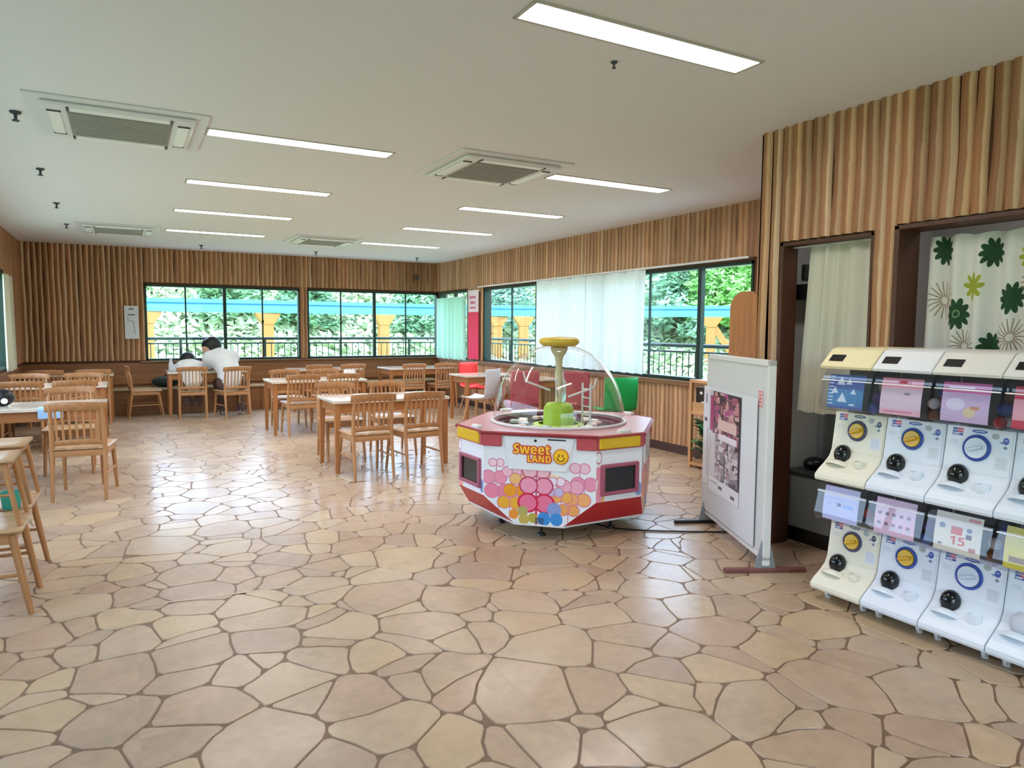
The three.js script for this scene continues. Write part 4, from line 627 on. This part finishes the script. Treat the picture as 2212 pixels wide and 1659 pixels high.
// ---------------------------------------------------------------- side room seen through the doorway
{
  const cream = phys({ color: '#dedbc8', roughness: .95, transmission: .15, thickness: 0, side: THREE.DoubleSide });
  curtain('door_curtain', 'cream fabric curtain hanging in the doorway beside the capsule machines', -2.985, -2.5, .885, 1.925, .02, 5, (s, y, f) => V3(XK + .09 + f, y, s), cream, 3, .05);
  solo('curtain_rod', [cyl([XK + .09, 1.93, DZ0 + .026], [XK + .09, 1.93, DZ1 - .021], .008, .008, 8)], M.offwhite, 'thin rod holding the cream door curtain', 'curtain rod');
  const floral = canvasTex(512, 512, (c, w, h) => {
    c.fillStyle = '#dfddd4'; c.fillRect(0, 0, w, h); const R = rng(21);
    const flower = (x, y, r, col, n) => { c.fillStyle = col; for (let i = 0; i < n; i++) { const a = i / n * 6.283; c.beginPath(); c.ellipse(x + Math.cos(a) * r * .62, y + Math.sin(a) * r * .62, r * .42, r * .2, a, 0, 7); c.fill(); } c.beginPath(); c.arc(x, y, r * .34, 0, 7); c.fill(); };
    const burst = (x, y, r) => { c.strokeStyle = '#8f7a5c'; c.lineWidth = 3; for (let i = 0; i < 18; i++) { const a = i / 18 * 6.283; c.beginPath(); c.moveTo(x + Math.cos(a) * r * .2, y + Math.sin(a) * r * .2); c.lineTo(x + Math.cos(a) * r, y + Math.sin(a) * r); c.stroke(); } };
    for (const [x, y, r] of [[60, 40, 44], [130, 235, 46], [70, 420, 54], [250, 60, 42], [330, 190, 44], [420, 400, 52], [470, 60, 40], [260, 330, 40]]) flower(x, y, r, '#24482c', 10);
    for (const [x, y, r] of [[190, 150, 40], [480, 270, 50], [220, 470, 44], [380, 80, 34]]) flower(x, y, r, '#a0a83a', 8);
    for (const [x, y, r] of [[60, 190, 58], [160, 330, 50], [330, 300, 54], [400, 150, 46], [300, 450, 56], [470, 480, 50]]) burst(x, y, r);
    c.fillStyle = '#24482c'; for (const [x, y, r] of [[70, 420, 54], [130, 235, 46], [420, 400, 52]]) { c.strokeStyle = '#7d9a70'; c.lineWidth = 4; c.beginPath(); c.arc(x, y, r * .22, 0, 7); c.stroke(); }
  });
  floral.wrapS = floral.wrapT = THREE.RepeatWrapping; floral.repeat.set(2.6, 1);
  const fm = std('#ffffff', .9, { map: floral, side: THREE.DoubleSide });
  curtain('floral_curtain', 'floral curtain with green flowers in the wide opening above the capsule machines', OZ0 + .1, OZ1 - .05, 1.0, 1.90, .03, 12, (s, y, f) => V3(XK + .14 + f, y, s), fm, 5);
  solo('tall_cabinet', [bx(4.19, 4.62, 0, 1.63, ZK + .125, ZK + .4, .012)], std('#9aa5a8', .4, { metalness: .2 }), 'tall grey cabinet inside the doorway behind the cream curtain', 'cabinet');
  solo('dark_shelf', [bx(3.86, 4.3, 1.66, 1.70, ZK + .113, ZK + .36, .004), bx(3.86, 3.88, 1.6, 1.66, ZK + .113, ZK + .36)], M.black, 'dark shelf on the wall inside the doorway', 'shelf');
  solo('wall_switch', [bx(3.98, 4.06, 1.74, 1.84, ZK + .113, ZK + .13, .004)], M.darkgrey, 'small dark wall box inside the doorway', 'switch');
  const ct = thing('low_counter', 'low grey counter in the dark room below the cream curtain', 'counter', [3.85, 0, -3.18]);
  part('cabinet', [bx(0, .32, .1, .45, 0, .36, .006)], std('#8a8f8d', .5), ct); part('worktop', [bx(-.01, .33, .45, .475, 0, .37, .006)], M.darkgrey, ct); part('plinth', [bx(.02, .3, 0, .1, .01, .34)], M.black, ct);
  solo('dark_bag', [new THREE.SphereGeometry(.07, 14, 10).scale(1.2, .6, .9).translate(4.0, .517, -3.06)], M.black, 'dark bundle lying on the low counter below the cream curtain', 'bag');
  const kl = thing('kitchen_light', 'small ceiling lamp inside the side room behind the curtains', 'ceiling light', [4.6, H, -1.9]);
  part('housing', [bx(-.32, .32, -.05, 0, -.09, .09, .006)], M.offwhite, kl); part('diffuser', [bx(-.3, .3, -.062, -.05, -.075, .075)], emit, kl);
  const l = new THREE.RectAreaLight('#fbf6f8', 14, .6, .15); l.position.set(0, -.066, 0); l.rotation.x = -Math.PI / 2; kl.add(l);
}
// ---------------------------------------------------------------- corner by the right wall
{
  const b = new THREE.Shape(); b.moveTo(-.2, 0); b.lineTo(.2, 0); b.lineTo(.2, 1.58); b.absarc(.02, 1.58, .18, 0, Math.PI / 2, false); b.lineTo(-.04, 1.76); b.absarc(-.04, 1.60, .16, Math.PI / 2, Math.PI, false); b.lineTo(-.2, 0);
  solo('wooden_signboard', boxUV(new THREE.ExtrudeGeometry(b, { depth: .03, bevelEnabled: true, bevelSize: .004, bevelThickness: .004, bevelSegments: 1 }).rotateY(-Math.PI / 2).translate(5.15, 0, -4.72), .3, 1.2), woodMat('#b98150', .4), 'tall round-topped wooden board standing at the end of the right wall window', 'board');
  const t = thing('wooden_rack', 'small wooden rack by the right wall behind the white display board', 'rack', [5.18, 0, -5.12]);
  for (const [sx, sz] of [[-1, -1], [1, -1], [1, 1], [-1, 1]]) part('post', boxUV(box(.035, .9, .035, sx * .15, .45, sz * .2, .003), .3, 1.2), M.palewood, t);
  for (const y of [.04, .56, .88]) part('shelf', boxUV(box(.33, .03, .43, 0, y, 0, .004), .3, 1.2, true), M.palewood, t);
  part('front_rail', boxUV(box(.02, .1, .36, -.15, .62, 0, .004), .3, 1.2, true), M.palewood, t);
  const pat = canvasTex(64, 64, (c, w, h) => { c.fillStyle = '#2c1a14'; c.fillRect(0, 0, w, h); c.fillStyle = '#efe8e0'; for (const [x, y, r] of [[20, 44, 8], [44, 18, 6], [40, 48, 5], [14, 14, 4]]) { c.beginPath(); c.arc(x, y, r, 0, 7); c.fill(); } });
  solo('patterned_box', [bx(5.06, 5.3, .5755, .82, -5.29, -4.96, .006)], std('#ffffff', .5, { map: pat }), 'dark box with white spots on the upper shelf of the wooden rack', 'box');
  const pp = thing('potted_plant', 'leafy green plant standing in the lower part of the wooden rack', 'plant', [5.14, .0555, -5.16]);
  part('pot', lathe([[0, 0], [.07, 0], [.09, .1], [.082, .1], [.07, .02], [0, .02]], 18), std('#6a4a34', .6), pp);
  const R = rng(77), leafM = ['#2f7a48', '#3f9a5a', '#245c3c', '#5aa86a'].map((c) => std(c, .5, { side: THREE.DoubleSide }));
  for (let i = 0; i < 90; i++) { const a = R() * 6.28, y = .06 + R() * .36, r = .02 + R() * .11, s = .07 + R() * .05; const g = sheet((u, v) => V3((u - .5) * s * .7 * Math.sin(Math.PI * (.1 + .8 * v)), s * v * .5 + .02 * Math.sin(v * 3), s * v), 2, 3, .001); g.rotateX(-.3 + R() * .6).rotateY(a).translate(Math.sin(a) * r * .7, y, Math.cos(a) * r); part('leaf', g, leafM[i % 4], pp); }
  part('stem', [cyl([0, .02, 0], [0, .36, 0], .01, .006, 6)], leafM[2], pp);
}
{
  const ban = canvasTex(64, 256, (c, w, h) => { c.fillStyle = '#f2dce8'; c.fillRect(0, 0, w, h); c.fillStyle = '#d86a9a'; c.fillRect(8, 20, 40, 8); c.fillRect(14, 40, 30, 8); c.fillRect(10, 60, 36, 6); c.fillStyle = '#f02a5e'; c.fillRect(0, h * .31, w, h * .69); });
  const t = thing('vertical_banner', 'tall pink and red vertical banner on the right wall beside the window', 'banner', [XR - .085, .86, -11.16]);
  const g = new THREE.PlaneGeometry(.42, 1.2, 4, 1).rotateY(-Math.PI / 2).translate(0, .6, 0); part('cloth', g, std('#ffffff', .7, { map: ban, side: THREE.DoubleSide }), t); part('rod', [cyl([0, 1.2, -.23], [0, 1.2, .23], .008, .008, 8)], M.white, t);
}
{
  const pap = canvasTex(96, 192, (c, w, h) => { c.fillStyle = '#dfe0e6'; c.fillRect(0, 0, w, h); c.fillStyle = '#6a6e80'; c.fillRect(30, 14, 34, 8); c.fillRect(22, 48, 50, 8); c.strokeStyle = '#8a90a4'; c.lineWidth = 5; c.beginPath(); c.moveTo(22, 70); c.lineTo(26, 92); c.moveTo(36, 86); c.lineTo(60, 92); c.lineTo(70, 170); c.stroke(); });
  solo('wall_notice', [bx(-.005, .195, 1.2, 1.73, ZB + .042, ZB + .046)], std('#ffffff', .6, { map: pap }), 'white paper notice on the log wall left of the far window', 'notice');
  const f = thing('wall_speaker', 'small brown speaker on the log wall above the right far window', 'speaker', [4.97, 2.36, ZB + .035]); part('case', [box(.1, .14, .06, 0, 0, .03, .008)], woodMat('#8a6038', .6), f); part('grille', [box(.08, .08, .004, 0, .01, .062)], M.darkgrey, f);
}
// ---------------------------------------------------------------- coloured chairs near the right wall
function shellChair(name, label, col, pos, turn) {
  const t = thing(name, label, 'chair', pos, turn), m = std(col, .38);
  part('shell', sheet((u, v) => { const w = .42 - .06 * Math.abs(v - .35), x = (u - .5) * w; if (v < .45) { const k = v / .45; return V3(x, .43 - .02 * Math.sin(Math.PI * k) + .03 * Math.pow(2 * u - 1, 2), -.21 + .38 * k); } const k = (v - .45) / .55; return V3(x * (1 + .1 * k), .43 + .03 * Math.pow(2 * u - 1, 2) * (1 - k) + .41 * k, .17 + .06 * Math.sin(k * 1.5) - .04 * Math.pow(2 * u - 1, 2) * k); }, 8, 16, .012), m, t);
  for (const [sx, sz] of [[-1, -1], [1, -1], [1, 1], [-1, 1]]) part('leg', [cyl([sx * .2, 0, sz * .2], [sx * .12, .42, sz * .12], .012, .016, 8)], M.palewood, t);
  return t;
}
shellChair('shell_chair', 'red plastic shell chair with pale legs below the red banner', '#ee3a30', [5.03, 0, -10.32], Math.PI + .3);
shellChair('shell_chair', 'green plastic shell chair with its back to the camera by the right wall', '#12a04c', [5.12, 0, -6.72], -.25);
shellChair('shell_chair', 'white plastic shell chair behind the left side of the dome', '#eef0f6', [4.36, 0, -8.8], .6);
function cushionChair(label, x, z, turn) {
  const t = thing('upholstered_chair', label, 'chair', [x, 0, z], turn, 'maroon upholstered chairs');
  part('seat_cushion', [bx(-.2, .2, .37, .45, -.22, .18, .02)], M.maroon, t); part('back_cushion', [bx(-.19, .19, .42, .86, .17, .23, .02)], M.maroon, t);
  for (const [sx, sz] of [[-1, -1], [1, -1], [1, 1], [-1, 1]]) part('leg', bar([sx * .17, 0, sz * .18], [sx * .17, .375, sz * .17], .026, .026, .034, .034), M.chairWood, t);
}
cushionChair('maroon upholstered chair seen through the left part of the dome', 4.56, -7.98, -.35);
cushionChair('maroon upholstered chair seen through the right part of the dome', 5.08, -7.55, -.5);
// ---------------------------------------------------------------- small things
solo('napkin_box', [bx(2.72, 2.86, .7022, .8, -9.92, -9.8, .006)], M.white, 'white napkin box on the right end of the middle dining table', 'napkin box');
solo('cream_bottle', lathe([[0, 0], [.035, 0], [.035, .12], [.02, .15], [.02, .19], [0, .19]], 14).translate(.61, .7022, -12.2), M.offwhite, 'small cream bottle on the table in front of the child', 'bottle');
{ const g = sheet((u, v) => { const x = (u - .5) * .18; return v < .5 ? V3(x, .7035, -7.2 + .12 * v * 2 + .008) : V3(x * (1 + .05 * Math.sin(u * 9)), .7035 - (v - .5) * .18, -7.067 + .004 * Math.sin(u * 14)); }, 6, 8, .002).translate(-.58, 0, 0); solo('blue_cloth', g, std('#a8cdf0', .8), 'light blue cloth hanging over the edge of the left dining table', 'cloth'); }
{ const t = thing('handbag', 'black bag with a white tag on the left dining table', 'bag', [-.95, .7022, -7.4]); part('bag_body', [new THREE.SphereGeometry(.1, 14, 10).scale(.9, .75, .6).translate(0, .075, 0)], M.black, t); part('white_tag', [new THREE.CylinderGeometry(.025, .025, .006, 14).rotateX(Math.PI / 2).translate(.02, .05, .062)], M.white, t); }
solo('teal_cup', lathe([[0, 0], [.04, 0], [.05, .09], [.046, .09], [.038, .008], [0, .008]], 16).translate(-.56, .432, -4.48), std('#39b3a4', .4), 'small teal cup on a stacked chair at the left edge', 'cup');
{ const t = thing('backpack', 'dark bag lying on the bench left of the child', 'bag', [.55, .42, -12.7]); part('bag_body', [new THREE.SphereGeometry(.16, 16, 12).scale(1.25, .55, .8).translate(0, .085, 0)], std('#1c2a26', .8), t); part('strap', [new THREE.TorusGeometry(.07, .01, 6, 16, Math.PI).translate(.06, .15, 0)], M.black, t); }
// ---------------------------------------------------------------- people
function sdfBody(bones, lo, hi, cell) {
  const cx = [0, 1, 2].map((i) => (lo[i] + hi[i]) / 2), half = Math.max(hi[0] - lo[0], hi[1] - lo[1], hi[2] - lo[2]) / 2 + 3 * cell, res = Math.ceil(2 * half / cell);
  const mc = new MarchingCubes(res, M.white, false, false, 120000); mc.isolation = 0;
  const dist = (x, y, z) => { let best = 1e9, bi = 0, acc = 0; const k = 26; for (let i = 0; i < bones.length; i++) { const [a, b, r0, r1] = bones[i], dx = b[0] - a[0], dy = b[1] - a[1], dz = b[2] - a[2], L = dx * dx + dy * dy + dz * dz || 1e-9; let t = ((x - a[0]) * dx + (y - a[1]) * dy + (z - a[2]) * dz) / L; t = Math.max(0, Math.min(1, t)); const d = Math.hypot(x - a[0] - t * dx, y - a[1] - t * dy, z - a[2] - t * dz) - (r0 + (r1 - r0) * t); if (d < best) { best = d; bi = i; } acc += Math.exp(-k * Math.min(d, 2)); } return [-Math.log(acc) / k, bi]; };
  for (let k = 0; k < res; k++) for (let j = 0; j < res; j++) for (let i = 0; i < res; i++) { const f = (n) => (n - res / 2) / (res / 2) * half; mc.field[i + j * res + k * res * res] = -dist(cx[0] + f(i), cx[1] + f(j), cx[2] + f(k))[0]; }
  mc.update();
  const n = mc.count, pos = new Float32Array(n * 3), nor = mc.normalArray.slice(0, n * 3), col = new Float32Array(n * 3), c = new THREE.Color();
  for (let i = 0; i < n; i++) { for (let k = 0; k < 3; k++) pos[i * 3 + k] = cx[k] + mc.positionArray[i * 3 + k] * half; c.set(bones[dist(pos[i * 3], pos[i * 3 + 1], pos[i * 3 + 2])[1]][4]); col.set([c.r, c.g, c.b], i * 3); }
  const g = new THREE.BufferGeometry(); g.setAttribute('position', new THREE.BufferAttribute(pos, 3)); g.computeVertexNormals(); g.setAttribute('color', new THREE.BufferAttribute(col, 3)); return g;
}
function fingers(out, wrist, dirv, sidev, s, skin) { // palm, four fingers of unequal length and a thumb
  const P = (a, b, c = 0) => [wrist[0] + (dirv[0] * a + sidev[0] * b) * s, wrist[1] + (dirv[1] * a + sidev[1] * b) * s + c * s, wrist[2] + (dirv[2] * a + sidev[2] * b) * s];
  out.push([P(0, 0), P(.07, 0), .026 * s, .03 * s, skin]);
  [[-.03, .065], [-.01, .08], [.011, .074], [.03, .058]].forEach(([b, l]) => { out.push([P(.08, b), P(.08 + l * .55, b * 1.15, .006), .0095 * s, .009 * s, skin], [P(.08 + l * .55, b * 1.15, .006), P(.08 + l, b * 1.2, -.012), .009 * s, .0075 * s, skin]); });
  out.push([P(.02, -.03), P(.055, -.06), .011 * s, .01 * s, skin], [P(.055, -.06), P(.085, -.066, -.006), .01 * s, .008 * s, skin]);
}
function person(name, label, J, s, look) {
  const t = thing(name, label, 'person'), skin = '#d9a98a', shirt = look.shirt, tr = look.trousers, b = [];
  const add = (a, c, r0, r1, col) => b.push([a, c, r0 * s, r1 * s, col]);
  add(J.hip, J.waist, .15, .14, shirt); add(J.waist, J.chest, .14, .155, shirt); add(J.chest, J.neck, .13, .075, shirt); add(J.neck, J.head, .05, .052, skin);
  add(J.shL, J.shR, .075, .075, shirt); add(J.shL, J.elL, .062, .052, shirt); add(J.elL, J.wrL, .046, .03, look.sleeve || skin); add(J.shR, J.elR, .062, .052, shirt); add(J.elR, J.wrR, .046, .03, look.sleeve || skin);
  add(J.hipL, J.knL, .09, .066, tr); add(J.knL, J.anL, .06, .042, tr); add(J.anL, J.toL, .042, .034, look.shoe); add(J.hipR, J.knR, .09, .066, tr); add(J.knR, J.anR, .06, .042, tr); add(J.anR, J.toR, .042, .034, look.shoe); add(J.hipL, J.hipR, .1, .1, tr);
  const unit = (a, c) => { const d = [c[0] - a[0], c[1] - a[1], c[2] - a[2]], L = Math.hypot(...d); return d.map((v) => v / L); };
  const dl = unit(J.elL, J.wrL), dr = unit(J.elR, J.wrR), hb = []; fingers(hb, J.wrL, dl, [dl[2], 0, -dl[0]], s, skin); fingers(hb, J.wrR, dr, [-dr[2], 0, dr[0]], s, skin);
  const ext = (bb) => { const lo = [9e9, 9e9, 9e9], hi = [-9e9, -9e9, -9e9]; for (const q of bb) for (const e of [q[0], q[1]]) for (let k = 0; k < 3; k++) { lo[k] = Math.min(lo[k], e[k] - .18 * s); hi[k] = Math.max(hi[k], e[k] + .18 * s); } return [lo, hi]; };
  // head: skull, jaw, nose, ears around the head joint, turned to f
  const H0 = J.head, f = look.face, up = look.up || [0, 1, 0], rt = [f[1] * up[2] - f[2] * up[1], f[2] * up[0] - f[0] * up[2], f[0] * up[1] - f[1] * up[0]];
  const at = (r, u, w) => [0, 1, 2].map((k) => H0[k] + (rt[k] * r + up[k] * u + f[k] * w) * s);
  const hd = [[at(0, .055, -.015), at(0, .055, .02), .088 * s, .085 * s, skin], [at(0, .0, .02), at(0, -.035, .055), .062 * s, .04 * s, skin], [at(0, .03, .1), at(0, .01, .112), .012 * s, .014 * s, skin], [at(.08, .03, 0), at(.085, .005, 0), .014 * s, .01 * s, skin], [at(-.08, .03, 0), at(-.085, .005, 0), .014 * s, .01 * s, skin], [at(-.02, -.03, .09), at(.02, -.03, .09), .008 * s, .008 * s, '#b8746a'], [J.neck, at(0, -.02, 0), .05 * s, .05 * s, skin]];
  const tight = (bb, m) => { const lo = [9e9, 9e9, 9e9], hi = [-9e9, -9e9, -9e9]; for (const q of bb) for (const e of [q[0], q[1]]) for (let k = 0; k < 3; k++) { lo[k] = Math.min(lo[k], e[k] - m); hi[k] = Math.max(hi[k], e[k] + m); } return [lo, hi]; };
  const bodyG = sdfBody(b, ...ext(b), .016 * s + .002), headG = sdfBody(hd, ...tight(hd, .1 * s), .0045), handA = sdfBody(hb.slice(0, hb.length / 2), ...tight(hb.slice(0, hb.length / 2), .04 * s), .0032), handB = sdfBody(hb.slice(hb.length / 2), ...tight(hb.slice(hb.length / 2), .04 * s), .0032);
  const m = new THREE.Mesh(mergeGeometries([bodyG, headG, handA, handB]), new THREE.MeshStandardMaterial({ vertexColors: true, roughness: .8 })); m.name = 'body'; m.castShadow = m.receiveShadow = true; t.add(m);
  for (const e of [-.033, .033]) part('eye', [new THREE.SphereGeometry(.009 * s, 10, 8).translate(...at(e, .045, .098))], M.black, t);
  const hairB = look.hair.map(([r, u, w, r2, u2, w2, a, c]) => [at(r, u, w), at(r2, u2, w2), a * s, c * s, '#12161a']); const hg = sdfBody(hairB, ...tight(hairB, .12 * s), .006); hg.deleteAttribute('color'); part('hair', hg, std('#15181a', .55), t);
  return t;
}
person('person', 'adult in a white shirt with dark hair leaning over the table beside the child', {
  hip: [1.43, .55, -11.66], waist: [1.40, .72, -11.72], chest: [1.33, .87, -11.81], neck: [1.26, .98, -11.9], head: [1.19, 1.06, -11.96],
  shL: [1.13, .915, -11.86], shR: [1.48, .925, -11.85], elL: [1.13, .80, -11.99], wrL: [1.11, .765, -12.18], elR: [1.46, .78, -12.06], wrR: [1.26, .765, -12.2],
  hipL: [1.34, .52, -11.66], hipR: [1.53, .52, -11.64], knL: [1.28, .50, -12.0], knR: [1.58, .50, -12.0], anL: [1.32, .08, -11.97], anR: [1.6, .08, -11.86], toL: [1.31, .04, -12.1], toR: [1.6, .04, -12.0],
}, 1, { shirt: '#e2e2e0', sleeve: '#e2e2e0', trousers: '#5a4038', shoe: '#d8d4ce', face: [-.75, -.42, -.51], up: [-.35, .9, -.23], hair: [[0, .07, -.035, 0, .085, .03, .1, .092], [0, .02, -.06, 0, -.05, -.06, .075, .05], [.05, .04, -.02, .06, -.02, -.02, .055, .04], [-.05, .04, -.02, -.06, -.02, -.02, .055, .04]] });
person('person', 'dark-haired child in a white shirt leaning on the far table', {
  hip: [.90, .52, -11.86], waist: [.88, .62, -11.92], chest: [.86, .76, -11.98], neck: [.85, .81, -12.03], head: [.845, .855, -12.08],
  shL: [.75, .775, -12.0], shR: [.98, .775, -11.98], elL: [.66, .74, -12.1], wrL: [.74, .735, -12.24], elR: [1.0, .735, -12.1], wrR: [.95, .735, -12.24],
  hipL: [.85, .50, -11.86], hipR: [.96, .50, -11.85], knL: [.82, .48, -12.08], knR: [.99, .48, -12.08], anL: [.82, .2, -12.06], anR: [.98, .2, -12.06], toL: [.82, .17, -12.16], toR: [.98, .17, -12.16],
}, .72, { shirt: '#ecebe6', sleeve: '#ecebe6', trousers: '#6a5348', shoe: '#d0ccc4', face: [.1, -.35, -.93], up: [0, .94, -.34], hair: [[0, .07, -.035, 0, .085, .03, .105, .096], [0, .02, -.06, 0, -.035, -.06, .085, .07], [.05, .04, -.02, .06, -.01, -.02, .055, .045], [-.05, .04, -.02, -.06, -.01, -.02, .055, .045]] });
console.log('people');
scene.traverse((o) => { if (o.isMesh) { o.castShadow = true; o.receiveShadow = true; } });
renderer.render(scene, camera);
